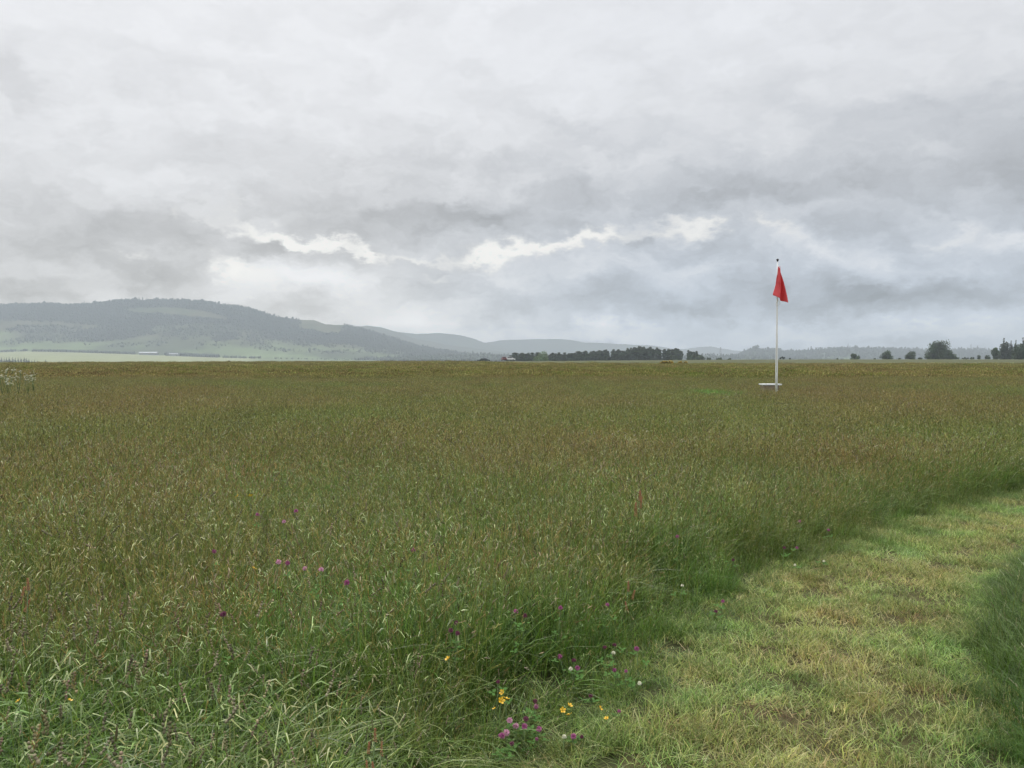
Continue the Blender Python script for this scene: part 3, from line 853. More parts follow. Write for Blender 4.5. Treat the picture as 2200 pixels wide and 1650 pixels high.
PINE = [(0.06, 0.0868, 0.0416), (0.075, 0.1023, 0.0512), (0.051, 0.0744, 0.0416)]
BROAD = [(0.0625, 0.1, 0.0351), (0.075, 0.115, 0.0405), (0.0525, 0.0825, 0.0324)]
PALE = [(.13, .19, .07), (.15, .21, .08)]
SPRUCE = [(0.0392, 0.0616, 0.039), (0.049, 0.07, 0.042)]

def trunk_mesh(name, H, rad, limbs, r, lean=.02):
    bm = bmesh.new()
    top = (r.uniform(-lean, lean) * H, r.uniform(-lean, lean) * H, H)
    add_tube(bm, [(0, 0, -.3), (0, 0, .25), (top[0] * .5, top[1] * .5, H * .5), top], [rad * 1.4, rad, rad * .75, rad * .25], 7)
    for c in limbs:
        z0 = max(.15 * H, min(c[2] * .7, H * .85)); f = z0 / H
        p0 = Vector((top[0] * f, top[1] * f, z0)); p1 = Vector(c)
        add_tube(bm, [p0, p0.lerp(p1, .5) + Vector((0, 0, .1 * (p1 - p0).length)), p1], [rad * .42, rad * .28, rad * .08], 5)
    return bm_mesh(name, bm, M_BARK, True)

def pine_proto(seed):
    r = np.random.default_rng(seed)
    H = 18.0
    cen, rad = [], []
    w = r.uniform(2.0, 2.9)
    for i in range(9):
        f = i / 8
        a = r.uniform(0, 6.28); q = w * .45 * (1 - .6 * f)
        cen.append((q * math.cos(a), q * math.sin(a), H * (.10 + .80 * f))); rad.append(w * (.8 - .2 * f) * r.uniform(.8, 1.2))
    cen.append((0, 0, H * .94)); rad.append(w * .42)
    V, Q, C = leaf_cards(r, cen, rad, 1500, .42, PINE, .3, .85)
    return trunk_mesh('pine_trunk', H * .92, .26, cen[::2], r), np_mesh('pine_crown', V, Q, [M_LEAF], C)

def spruce_proto(seed, H=18.0, w=3.2):
    r = np.random.default_rng(seed)
    cen, rad = [], []
    for i in range(13):
        f = i / 12
        for k in range(3 if f < .7 else 1):
            a = r.uniform(0, 6.28); q = w * .6 * (1 - f)
            cen.append((q * math.cos(a), q * math.sin(a), H * (.08 + .88 * f))); rad.append(max(.55, w * .68 * (1 - .8 * f) * r.uniform(.7, 1.2)))
    V, Q, C = leaf_cards(r, cen, rad, 2400, .40, SPRUCE, .2, .8)
    return trunk_mesh('spruce_trunk', H * .88, .25, cen[::5], r), np_mesh('spruce_crown', V, Q, [M_LEAF], C)

def broad_proto(seed, H, W, pal=BROAD, n=1600, size=.32, low=.22, lobes=16, trunk_r=.35):
    r = np.random.default_rng(seed)
    cen, rad = [], []
    for i in range(lobes):
        a = i * 2.4 + r.uniform(-.5, .5); f = (i + .5) / lobes
        z = low + (1 - low) * f ** 1.35 * .84
        q = W * .5 * math.sqrt(max(.05, 1 - max(0, (z - .28) / .72) ** 2)) * (r.uniform(.35, .72) if i % 3 else r.uniform(.05, .3))
        cen.append((q * math.cos(a), q * math.sin(a), H * z)); rad.append(min(W, H * 1.3) * .21 * r.uniform(.8, 1.25))
    V, Q, C = leaf_cards(r, cen, rad, int(n * 1.5), size, pal, .3)
    V[:, 2] = np.maximum(V[:, 2], .05)
    return trunk_mesh('broad_trunk', H * .7, trunk_r, cen[::3], r), np_mesh('broad_crown', V, Q, [M_LEAF], C)

def tree(name, protos, loc, s, label, cat='tree', group=None, rz=None, sxy=1.0):
    o = empty(name, loc, random.uniform(0, 6.28) if rz is None else rz)
    o.scale = (s * sxy, s * sxy, s)
    tag(o, label, cat, group)
    link('trunk', protos[0], o); link('crown', protos[1], o)
    return o

def ground_at(px, Y):
    p = at(px, 770, Y)
    return (p[0], Y, float(ground_z(p[0], Y)))

# pine wood
pines = [pine_proto(600 + i) for i in range(7)]
top_line = [(1080, 770), (1092, 763), (1100, 758), (1120, 757), (1145, 758), (1160, 757), (1185, 759), (1200, 757), (1230, 756), (1255, 754), (1280, 753), (1310, 750), (1330, 751), (1350, 747), (1370, 744), (1400, 744), (1420, 748), (1440, 747), (1462, 749), (1470, 757), (1480, 752), (1492, 752), (1502, 759), (1512, 762)]
tx = [p[0] for p in top_line]; ty = [p[1] for p in top_line]
n = 0
px = 1098.0
while px < 1500:
    for row in range(4):
        q = px + random.uniform(-4, 4) + (0, 4, -3, 6)[row]
        if abs(q - 1470) < 5: continue
        Y = 600 + (0, 22, -16, -24)[row] + random.uniform(-8, 8)
        loc = ground_at(q, Y)
        topz = at(q, np.interp(q, tx, ty) + (random.uniform(-2.0, 4.0) if row < 2 else random.uniform(1.5, 6)), Y)[2]
        Hh = topz - loc[2]
        if q > 1476: lab = 'slightly detached dark pine at the right end of the pine wood'
        elif q < 1108: lab = 'low dark pine at the left end of the pine wood, behind the white car'
        elif 1366 < q < 1404: lab = 'tall pine in the highest part of the pine wood'
        elif q < 1186: lab = 'dark pine behind the pale green bush in the wood'
        elif q < 1300: lab = 'shorter pine in the left half of the dark wood on the horizon'
        elif row != 1: lab = 'dark pine in the front ranks of the tall right half of the wood'
        else: lab = 'dark pine in the back rank of the tall right half of the wood'
        tree('pine_tree', random.choice(pines), loc, Hh / 18.2, lab, 'tree', 'pines of the wood on the horizon', None, random.uniform(1.15, 1.6) if q > 1300 else random.uniform(1.4, 2.0))
        n += 1
    px += random.uniform(7, 10.5)

def broad_at(name, px, ytop, wpx, Y, label, seed, cat='tree', pal=BROAD, group=None, n=1500, size=.3, low=.15, lobes=15, base=None):
    loc = ground_at(px, Y)
    if base is not None: loc = (loc[0], loc[1], at(px, base, Y)[2])
    Hh = at(px, ytop, Y)[2] - loc[2]
    W = wpx / F * Y
    return tree(name, broad_proto(seed, Hh, W, pal, n, size, low, lobes, max(.08, Hh * .035)), loc, 1.0, label, cat, group)

broad_at('broad_bush', 1163, 757.5, 40, 560, 'pale green rounded bush in front of the pine wood', 700, 'bush', PALE, size=.35, low=.2)
broad_at('broad_bush', 1448, 764, 46, 570, 'low mid green bush under the right end of the pine wood', 701, 'bush', [(.05, .08, .03)], low=.2)
broad_at('broad_bush', 1487, 764, 34, 570, 'low rounded dark bush right of the pine wood', 702, 'bush', BROAD, low=.2)
broad_at('broad_bush', 1503, 763, 26, 575, 'rounded dark bush ending the pine wood on the right', 703, 'bush', BROAD, low=.2)
for i, (px, yt, w, lab) in enumerate(((1524, 768, 22, 'low hedge bush just right of the pine wood'), (1545, 769, 20, 'low hedge bush below the left pylon'), (1566, 770, 16, 'smallest low hedge bush between the pine wood and the flagpole'))):
    broad_at('hedge_bush', px, yt, w, 520, lab, 710 + i, 'bush', BROAD, 'low hedge bushes right of the pine wood', 350, .3, .2, 8)

broad_at('oak_tree', 2016, 733.5, 54, 480, 'large round-crowned dark tree standing alone on the right horizon', 720, n=5200, size=.36, low=.04, lobes=40)
broad_at('broad_bush', 2040, 751, 26, 478, 'dark bush against the right side of the large round tree', 721, 'bush', BROAD, low=.0, lobes=20)
broad_at('broad_bush', 1996, 764, 22, 476, 'low dark bush under the left side of the large round tree', 722, 'bush', BROAD, low=.15, n=600)
broad_at('broad_bush', 1836, 760, 24, 470, 'smallest of three round bushes, left, nearest the flagpole', 723, 'bush', BROAD, 'round bushes on the right horizon', 1100, .27, .0, 18)
broad_at('broad_bush', 1906, 754.5, 29, 480, 'widest of three round bushes, between the other two', 724, 'bush', BROAD, 'round bushes on the right horizon', 1800, .27, .0, 22)
broad_at('broad_bush', 1957, 754.5, 23, 490, 'narrow upright round bush left of the large round tree', 725, 'bush', BROAD, 'round bushes on the right horizon', 1500, .27, .0, 20)
broad_at('broad_bush', 1682, 766.5, 17, 430, 'small dark bush just right of the flagpole on the horizon', 726, 'bush', [(.03, .05, .02)], None, 500, .25, .15, 8, 772)
broad_at('broad_bush', 1697, 769, 5, 430, 'tiny dark bush right of the small bush by the flagpole', 727, 'bush', [(.03, .05, .02)], None, 120, .2, .15, 5, 772)
for i, (px, yt, w, lab) in enumerate(((1799, 770, 5, 'tiny bush in the gap left of the smallest round bush'), (1879, 770, 8, 'tiny low bush left of the widest round bush'), (1932, 769.5, 8, 'tiny bush between the two taller round bushes'),
                                      (1978, 768.5, 14, 'low bush left of the large round tree'), (2056, 767, 16, 'low bush at the right foot of the large round tree'), (2074, 768, 16, 'flat yellowish hedge bush in the gap beyond the large round tree'),
                                      (2090, 767.5, 16, 'dark hedge bush in the gap right of the large round tree'), (2104, 763.5, 9, 'pointed young tree in the gap right of the large round tree'), (2121, 763, 15, 'bush touching the trees at the right edge'))):
    broad_at('hedge_bush', px, yt, w, 490, lab, 730 + i, 'bush', BROAD, 'hedge bushes on the right horizon', 350, .27, .15, 8)
broad_at('oak_tree', 2139, 745, 21, 440, 'dark narrow tree leading the clump at the right edge', 750, n=1500, size=.26, low=.1)
broad_at('oak_tree', 2192, 741, 36, 400, 'dark broad tree in front of the conifers at the right edge', 751, n=2200, size=.26, low=.1)
broad_at('oak_tree', 2158, 734, 26, 470, 'grey-green tree behind the dark narrow tree at the right edge', 752, pal=[(.045, .062, .035)], n=1800, size=.3, low=.1)
spr = [spruce_proto(760 + i) for i in range(3)]
for i, (px, yt, lab) in enumerate(((2156, 725, 'tallest pointed conifer at the left of the right-edge clump'), (2172, 731, 'conifer between the two pointed ones at the right edge'), (2182, 729, 'second pointed conifer in the right-edge clump'), (2197, 724, 'tall conifer cut by the right edge of the view'))):
    loc = ground_at(px, 480)
    tree('spruce_tree', spr[i % 3], loc, (at(px, yt, 480)[2] - loc[2]) / 18.2, lab, 'tree', 'conifers at the right edge', None, 1.15)

# conifers on the far left pale field
lf = np.random.default_rng(3)
for i, px in enumerate([3, 9, 14, 20, 27, 33, 39, 45, 52, 57, 62, 68, 74, 80, 98, 104, 118, 127]):
    yt = np.interp(px, [-20, 0, 53, 62, 85, 98, 104, 118, 127], [769, 768, 765, 770, 775, 771, 776, 775, 775.5]) + lf.uniform(-1.2, 2)
    Y = 1500 + lf.uniform(-30, 30)
    loc = ground_at(px, Y); 
    Hh = at(px, yt, Y)[2] - loc[2]
    lab = 'hazy grey conifer in the dense row on the pale field, far left'
    if px == 52: lab = 'tallest hazy conifer of the row on the far left pale field'
    if px >= 98: lab = {98: 'tallest lone hazy conifer right of the far left row', 104: 'short hazy conifer beside the lone one', 118: 'small isolated conifer on the pale field', 127: 'last tiny conifer at the right of the pale field row'}[px]
    tree('spruce_tree', spr[i % 3], loc, Hh / 18.2, lab, 'tree', 'conifers on the pale field', None, lf.uniform(1.0, 1.5))

# small rust-brown bush and the gorse on the field edge
broad_at('rust_bush', 493, 774, 6.5, 215, 'tiny reddish-brown bush on the left field edge', 780, 'bush', [(.10, .06, .035), (.08, .055, .03)], None, 200, .12, .2, 6)

M_GORSE = foliage('gorse', .1, .6, .2)
def gorse(px, ytop, wpx, Y, lab, seed):
    p = at(px, ytop, Y); gz = float(ground_z(p[0], Y))
    H, W = p[2] - gz, wpx / F * Y
    r = np.random.default_rng(seed)
    o = empty('gorse_bush', (p[0], Y, gz)); tag(o, lab, 'bush', 'gorse on the field')
    cen = [(r.uniform(-.4, .4) * W, r.uniform(-.3, .3), H * r.uniform(.35, .72)) for _ in range(8)]; rad = [H * .28] * 8
    V, Q, C = leaf_cards(r, cen, rad, 700, .07, [(.04, .055, .02), (.06, .06, .025)], .3)
    link('foliage', np_mesh('gorse_foliage', V, Q, [M_GORSE], C), o)
    cen = [(c[0], c[1] - .05, c[2] + H * .1) for c in cen]
    V, Q, C = leaf_cards(r, cen, [H * .26] * 8, 420, .06, [(.50, .34, .03), (.42, .28, .03)], .8)
    k = V[:, 2].reshape(-1, 4).mean(1) > H * .5
    link('blossom', np_mesh('gorse_blossom', V, np.arange(len(V)).reshape(-1, 4)[k], [M_GORSE], C), o)
    link('stem', trunk_mesh('gorse_stem', H * .5, .04, cen[::2], r), o)
gorse(1424, 775.5, 18, 150, 'dark low gorse bush with few flowers, left of the bright one', 790)
gorse(1437, 774.5, 17, 150, 'brightest yellow-flowered gorse bush in the field before the pine wood', 791)
gorse(1461, 776, 9, 150, 'small dark gorse bush with a yellow top', 792)
gorse(1471, 777, 11, 150, 'pale yellow low gorse patch at the right of the gorse', 793)

# ------------------------------------------------------------------ flagpole, flag, box
YF = 27.0
def flagpole():
    b = at(1668, 840, YF); t = at(1670.6, 563, YF)
    base = (b[0], YF, 0.0)
    o = empty('flagpole', base); tag(o, 'tall white tapering flagpole standing in the meadow', 'flagpole')
    top = Vector((t[0] - b[0], 0, t[2]))
    bm = bmesh.new()
    k = [0, .25, .5, .505, .75, 1.0]
    add_tube(bm, [top * s for s in k], [.046, .041, .035, .029, .025, .018], 14)
    link('pole', bm_mesh('pole', bm, M_WPAINT, True), o)
    bm = bmesh.new()   # mushroom-shaped black finial
    prof = [(.018, 0), (.022, .02), (.014, .035), (.03, .055), (.048, .085), (.052, .105), (.042, .13), (.02, .142), (.002, .146)]
    add_tube(bm, [top + Vector((0, 0, z * .85 - .01)) for r_, z in prof], [r_ * .85 for r_, z in prof], 12)
    link('finial', bm_mesh('finial', bm, M_BLACK, True), o)
    bm = bmesh.new()   # ground collar
    add_tube(bm, [(0, 0, 0), (0, 0, .12), (0, 0, .16)], [.075, .075, .052], 14)
    link('collar', bm_mesh('collar', bm, M_WPAINT, True), o)
    # halyard: two small loops hanging below the flag and a line down the pole
    bm = bmesh.new()
    def pt(px, py, dy=-.06):
        q = at(px, py, YF + dy); return (q[0] - b[0], dy, q[2])
    add_tube(bm, [pt(1670.5, 643), pt(1669, 649), pt(1667, 654), pt(1668.5, 658), pt(1670, 655)], [.007] * 5, 5)
    add_tube(bm, [pt(1672, 644), pt(1675, 649), pt(1676, 652), pt(1674, 655), pt(1672, 656)], [.007] * 5, 5)
    add_tube(bm, [pt(1670, 655, -.045), pt(1669.2, 720, -.05), pt(1668.3, 800, -.055)], [.005] * 3, 5)
    link('halyard', bm_mesh('halyard', bm, M_ROPE, True), o)
    return o, base
pole_o, pole_b = flagpole()

def flag():
    n, m = 26, 44
    L_edge = [(573, 1670.6), (585, 1669.4), (600, 1667.5), (612, 1666.4), (622, 1663.8), (630, 1661.2), (634, 1660.8)]
    R_edge = [(573, 1672.0), (585, 1675.5), (600, 1680.5), (615, 1684.2), (630, 1687.4), (640, 1689.6), (651, 1691.2)]
    c0 = at(1670.6, 573, YF)
    def sheet(f0, f1, dy0, fold_amp, seed, vmax=1.0):
        """cloth between fractions f0..f1 of the width, folded in depth"""
        V = []
        for i in range(m):
            v = i / (m - 1) * vmax
            yl = 573 + v * 61; yr = 573 + v * 78
            xl = np.interp(yl, *zip(*L_edge)); xr = np.interp(yr, *zip(*R_edge))
            for j in range(n):
                u = f0 + (f1 - f0) * j / (n - 1)
                px = xl + (xr - xl) * u; py = yl + (yr - yl) * u + (1.6 * math.sin(u * math.pi) * v if u < .5 else 1.2 * math.sin(u * math.pi) * v)
                d = dy0 + fold_amp * v * math.sin(u * 9.5 + 1.6 * v + seed) + .035 * v * math.sin(u * 3.1 - 1.5 + seed) + .02 * v * math.sin(u * 17 + v * 4)
                p = at(px, py, YF); V.append((p[0] - c0[0], d, p[2] - c0[2]))
        Q = [(i * n + j, i * n + j + 1, (i + 1) * n + j + 1, (i + 1) * n + j) for i in range(m - 1) for j in range(n - 1)]
        return np.array(V), np.array(Q)
    V1, Q1 = sheet(0, 1, -.05, .12, .4)
    me = np_mesh('flag', V1, Q1, [M_FLAG], smooth=True)
    o = link('flag', me); o.location = (c0[0], YF, c0[2])
    tag(o, 'limp red flag hanging in folds from the top of the white pole', 'flag')
    sd = o.modifiers.new('thickness', 'SOLIDIFY'); sd.thickness = .003
    # the fly corner folded over the front at the upper left
    V2, Q2 = sheet(-.02, .40, -.22, .05, 1.9, .56)
    o2 = link('fold', np_mesh('fold', V2, Q2, [M_FLAG], smooth=True), o)
    sd = o2.modifiers.new('thickness', 'SOLIDIFY'); sd.thickness = .003
    # stitched hoist tape along the pole
    bm = bmesh.new()
    q = [at(np.interp(y_, [573, 644], [1670.8, 1670.2]), y_, YF) for y_ in (571, 595, 620, 646)]
    add_tube(bm, [(a[0] - c0[0], -.03, a[2] - c0[2]) for a in q], [.012] * 4, 6)
    link('hoist_tape', bm_mesh('hoist_tape', bm, M_WPAINT, True), o)
flag()

def low_box():
    Y = YF + .45
    a, b = at(1634.5, 824.5, Y), at(1675, 824.5, Y)
    cx, z = (a[0] + b[0]) / 2, a[2]
    w = b[0] - a[0]
    o = empty('wooden_box', (cx, Y, 0)); tag(o, 'low brown wooden box with a white slab top beside the flagpole', 'box')
    bm = bmesh.new(); add_box(bm, (0, 0, z - .022), (w, .5, .044), .0, .006)
    link('lid', bm_mesh('lid', bm, M_WPAINT), o)
    bm = bmesh.new()
    bw = w * .80
    for i in range(5):     # boarded front and back
        hh = (z - .05) / 5
        add_box(bm, (-.02, -.19, hh * (i + .5)), (bw, .02, hh - .008), 0, .003)
        add_box(bm, (-.02, .19, hh * (i + .5)), (bw, .02, hh - .008), 0, .003)
        for sx in (-1, 1): add_box(bm, (-.02 + sx * (bw / 2 - .012), 0, hh * (i + .5)), (.02, .355, hh - .008), 0, .003)
    link('panel', bm_mesh('panel', bm, M_WOOD), o)
    for sx in (-1, 1):
        for sy in (-1, 1):
            bm = bmesh.new(); add_box(bm, (-.02 + sx * (bw / 2 - .03), sy * .215, (z - .047) / 2), (.045, .028, z - .047), 0, .003)
            link('post', bm_mesh('post', bm, M_WOOD_D), o)
low_box()

# ------------------------------------------------------------------ vehicles on the field edge
M_GLASS = plain('car_glass', (.02, .025, .03), .08, .05, 2.0)
M_TYRE = plain('tyre', (.02, .02, .02), .8, .2, 10)
M_RIM = plain('rim', (.4, .4, .42), .35, .1, 10, .8)
M_LAMP = plain('lamp_glass', (.75, .75, .72), .1, .05, 5)
M_TAIL = plain('tail_lamp', (.35, .02, .02), .2, .1, 5)
def car(px, Y, rz, paint, label, L_=4.3, H=1.5, estate=False, dz=0.0):
    loc = ground_at(px, Y)
    o = empty('parked_car', (loc[0], loc[1], loc[2] + dz), rz); tag(o, label, 'car', 'cars parked beyond the field')
    W = 1.72
    h = L_ / 2
    roof_b = -h + (.35 if estate else .75)
    prof = [(-h, .35), (-h, .85), (-h + .15, .95), (roof_b, H - .08), (roof_b + .3, H), (.35, H), (.6, H - .06), (1.15, 1.0), (h - .25, .86), (h, .7), (h, .35)]
    bm = bmesh.new()
    s1 = [bm.verts.new((x, -W / 2 * (1 if z < 1.0 else .84), z)) for x, z in prof]
    s2 = [bm.verts.new((x, W / 2 * (1 if z < 1.0 else .84), z)) for x, z in prof]
    k = len(prof)
    bm.faces.new(s1); bm.faces.new(s2[::-1])
    for i in range(k): bm.faces.new((s1[i], s2[i], s2[(i + 1) % k], s1[(i + 1) % k]))
    bmesh.ops.recalc_face_normals(bm, faces=bm.faces)
    bmesh.ops.bevel(bm, geom=list(bm.edges), offset=.05, segments=2, affect='EDGES', profile=.6)
    link('body', bm_mesh('car_body', bm, paint), o)
    def panel(name, pts, mat, t=.012):
        bm = bmesh.new()
        vs = [bm.verts.new(p) for p in pts]; f = bm.faces.new(vs); bm.normal_update()
        nrm = f.normal.copy()
        r = bmesh.ops.extrude_face_region(bm, geom=[f])
        for v in [g for g in r['geom'] if isinstance(g, bmesh.types.BMVert)]: v.co += nrm * t
        link(name, bm_mesh(name, bm, mat), o)
    for s in (-1, 1):
        yb, yt = s * W / 2 * .985, s * (W / 2 * .84 + .005)
        for (xa, xb, xc, xd) in ((roof_b + .08, -.28, -.28, roof_b + .38), (-.2, .98, .48, -.2)):
            pts = [(xa, yb, 1.0), (xb, yb, 1.0), (xc, yt, H - .12), (xd, yt, H - .12)]
            panel('side_window', pts if s < 0 else pts[::-1], M_GLASS)
    panel('windscreen', [(1.12, -.66, 1.03), (1.12, .66, 1.03), (.66, .6, H - .1), (.66, -.6, H - .1)], M_GLASS, .015)
    panel('rear_window', [(-h + .2, .62, 1.0), (-h + .2, -.62, 1.0), (roof_b - .04, -.58, H - .16), (roof_b - .04, .58, H - .16)], M_GLASS, .015)
    for s in (-1, 1):
        bm = bmesh.new(); add_box(bm, (h - .01, s * .58, .7), (.08, .34, .14), 0, .02); link('headlight', bm_mesh('headlight', bm, M_LAMP), o)
        bm = bmesh.new(); add_box(bm, (-h + .01, s * .62, .82), (.08, .24, .16), 0, .02); link('tail_light', bm_mesh('tail_light', bm, M_TAIL), o)
        for x in (-h + .8, h - .85):
            bm = bmesh.new(); y0 = s * (W / 2 + .01)
            add_tube(bm, [(x, y0 - s * .2, .32), (x, y0 - s * .02, .32), (x, y0, .32)], [.32, .32, .27], 20)
            wl = link('wheel', bm_mesh('tyre', bm, M_TYRE, False), o)
            bm = bmesh.new(); add_tube(bm, [(x, y0 + s * .002, .32), (x, y0 + s * .02, .32)], [.2, .16], 16)
            link('rim', bm_mesh('rim', bm, M_RIM), wl)
    return o
P_GREEN = plain('dark_green_paint', (.012, .028, .022), .3, .1, 2)
P_WHITE = plain('white_car_paint', (.75, .75, .74), .3, .03, 2)
P_RED = plain('maroon_paint', (.10, .018, .016), .3, .08, 2)
car(1042, 318, 0.0, P_GREEN, 'dark green car parked beyond the field edge, left of the white one', 4.2, 1.45, True, .35)
car(1034, 322, 0.0, P_GREEN, 'low dark car, its bonnet left of the dark green car', 3.4, 1.2, False, .3)
car(1096, 315, 0.0, P_WHITE, 'white car parked beyond the field edge, left of the pine wood', 4.2, 1.5, False, .45)
car(1082, 312, math.pi / 2 + .2, P_RED, 'maroon car parked nose-on against the left end of the white car', 4.0, 1.52, True, .45)

# ------------------------------------------------------------------ farm sheds and pylons
M_SHEDW = plain('shed_wall', (.18, .19, .19), .8, .15, .3)
M_ROOFW = plain('pale_sheet_roof', (.62, .64, .66), .45, .08, .2)
M_ROOFG = plain('grey_sheet_roof', (.30, .32, .34), .5, .08, .2)
M_STEEL = plain('galvanised_steel', (.25, .26, .27), .5, .1, 1.0, .6)
def shed(px0, px1, ytop, ybase, Y, roof_m, label):
    a, b = at(px0, ybase, Y), at(px1, ybase, Y)
    H = at(px0, ytop, Y)[2] - a[2]; W = b[0] - a[0]; D = 16.0
    z0 = a[2]
    o = empty('farm_shed', ((a[0] + b[0]) / 2, Y, z0)); tag(o, label, 'shed', 'farm sheds below the hill')
    bm = bmesh.new(); eh = H * .62
    add_box(bm, (0, D / 2, eh / 2 - 4), (W, D, eh + 8)); link('wall', bm_mesh('wall', bm, M_SHEDW), o)
    bm = bmesh.new()
    pr = [(-.6, eh), (D / 2, H), (D + .6, eh), (D + .6, eh + .25), (D / 2, H + .3), (-.6, eh + .25)]
    s1 = [bm.verts.new((-W / 2 - .5, y, z)) for y, z in pr]; s2 = [bm.verts.new((W / 2 + .5, y, z)) for y, z in pr]
    bm.faces.new(s1); bm.faces.new(s2[::-1])
    for i in range(6): bm.faces.new((s1[i], s1[(i + 1) % 6], s2[(i + 1) % 6], s2[i]))
    link('roof', bm_mesh('roof', bm, roof_m), o)
    for k in (-.3, .1, .35):
        bm = bmesh.new(); add_box(bm, (k * W, -.05, eh * .4), (W * .09, .12, eh * .75)); link('door', bm_mesh('door', bm, M_WOOD_D), o)
shed(298, 336, 756.2, 760.5, 2420, M_ROOFW, 'long pale-roofed farm shed below the forested hill')
shed(362, 381, 759, 763.5, 2400, M_ROOFG, 'shorter grey farm shed right of the long pale-roofed one')

def pylon(px, ytop, ybase, Y, label):
    a, t = at(px, ybase, Y), at(px, ytop, Y)
    H = t[2] - a[2]
    o = empty('pylon', tuple(a), .4); tag(o, label, 'pylon', 'electricity pylons on the horizon')
    bm = bmesh.new(); w = H * .11; q = H * .010
    def half(z): return w * (1 - z / H) ** 1.1 + .02 * H * (z < H)
    for sx in (-1, 1):
        for sy in (-1, 1):
            zs = [0, H * .3, H * .6, H]
            add_tube(bm, [(sx * half(z), sy * half(z), z) for z in zs], [q] * 4, 4)
    zs = [H * f for f in (0, .2, .38, .54, .68, .8, .9)]
    for za, zb in zip(zs[:-1], zs[1:]):
        for s in (-1, 1):
            add_tube(bm, [(-half(za), s * half(za), za), (half(zb), s * half(zb), zb)], [q * .6] * 2, 4)
            add_tube(bm, [(s * half(za), -half(za), za), (s * half(zb), half(zb), zb)], [q * .6] * 2, 4)
    link('tower', bm_mesh('tower', bm, M_STEEL), o)
    for f, l in ((.62, .17), (.76, .21), (.90, .15)):
        bm = bmesh.new()
        add_tube(bm, [(-l * H, 0, f * H), (0, 0, f * H + .02 * H), (l * H, 0, f * H)], [q * .5, q * 1.3, q * .5], 4)
        link('crossarm', bm_mesh('crossarm', bm, M_STEEL), o)
pylon(1548, 745, 763, 2500, 'lattice pylon before the faint hill, left of the flagpole')
pylon(1822, 738, 750, 3000, 'lattice pylon on the wooded ridge above the smallest round bush')
pylon(2086, 739, 752, 3000, 'lattice pylon on the ridge right of the large round tree')

# ------------------------------------------------------------------ wild flowers as things
def solve(px, py, lift=.03):
    """where the ray through a pixel meets the top of the standing grass"""
    d = ray(px, py)
    lo = np.linspace(1.2, 60, 3000)
    X, Y, Z = d[0] * lo, d[1] * lo, EYE + d[2] * lo
    H = hgt(X, Y) + lift
    k = int(np.argmax(Z < H)) if (Z < H).any() else -1
    return X[k], Y[k], max(Z[k], .06)

def clover_head(mat, seed, rad=.013):
    r = np.random.default_rng(seed); bm = bmesh.new()
    N = 46
    for i in range(N):       # florets round a globe
        f = (i + .5) / N; ph = math.acos(1 - 1.75 * f); th = i * 2.399
        d = Vector((math.sin(ph) * math.cos(th), math.sin(ph) * math.sin(th), math.cos(ph)))
        u = d.orthogonal().normalized(); w = d.cross(u)
        L_ = rad * r.uniform(.85, 1.15)
        a = d * rad * .25
        add = [bm.verts.new(a + u * rad * .10), bm.verts.new(a + w * rad * .10), bm.verts.new(a - u * rad * .10)]
        tip = [bm.verts.new(d * L_ + u * rad * .16 + Vector((0, 0, .12 * rad))), bm.verts.new(d * L_ * 1.05 + w * rad * .16), bm.verts.new(d * L_ - u * rad * .16)]
        for k in range(3): bm.faces.new((add[k], add[(k + 1) % 3], tip[(k + 1) % 3], tip[k]))
        bm.faces.new(tip)
    return bm_mesh('clover_head', bm, mat)
HEADS = {'pink': [clover_head(M_CLOVER, i) for i in range(3)], 'pale': [clover_head(M_CLOVER_PALE, 5 + i) for i in range(2)], 'dark': [clover_head(M_CLOVER_DARK, 9 + i) for i in range(2)], 'white': [clover_head(M_WHITEP, 14)]}

def tripled_leaf(name, mat, r=.02):
    bm = bmesh.new()
    for k in range(3):
        a = k * 2.094
        c = Vector((math.cos(a), math.sin(a), .25)) * r
        u = Vector((math.cos(a), math.sin(a), .2)) * r; w = Vector((-math.sin(a), math.cos(a), 0)) * r * .7
        vs = [bm.verts.new(c - u * .95), bm.verts.new(c - u * .2 + w), bm.verts.new(c + u * .8 + w * .6), bm.verts.new(c + u), bm.verts.new(c + u * .8 - w * .6), bm.verts.new(c - u * .2 - w)]
        bm.faces.new(vs)
    return bm_mesh(name, bm, mat)
LEAF3 = tripled_leaf('clover_leaf', M_CLOVER_LEAF, .011)

def stem_mesh(h, bend, rad=.0014):
    bm = bmesh.new()
    add_tube(bm, [(-bend, 0, -h), (-bend * .8, 0, -h * .5), (0, 0, 0)], [rad * 1.3, rad * 1.1, rad], 5)
    return bm_mesh('flower_stem', bm, M_STEM, True)

def clover(px, py, kind, label, group, scale=1.0, lift=.012):
    scale *= .60 if group == 'clovers farther out in the meadow' else .68
    X, Y, Z = solve(px, py, lift)
    o = empty('clover_flower', (X, Y, 0), random.uniform(0, 6.28)); tag(o, label, 'flower', group)
    hd = link('flower_head', random.choice(HEADS[kind]), o); hd.location = (0, 0, Z); hd.scale = (scale,) * 3
    hd.rotation_euler = (random.uniform(-.4, .4), random.uniform(-.4, .4), 0)
    st = link('stem', stem_mesh(Z, random.uniform(-.05, .05)), o); st.location = (0, 0, Z)
    for k in range(3):
        lf = link('leaf', LEAF3, o); lf.location = (random.uniform(-.04, .04), random.uniform(-.04, .04), Z * random.uniform(.6, .9))
        lf.rotation_euler = (random.uniform(-.4, .4), random.uniform(-.4, .4), random.uniform(0, 6))
    return o

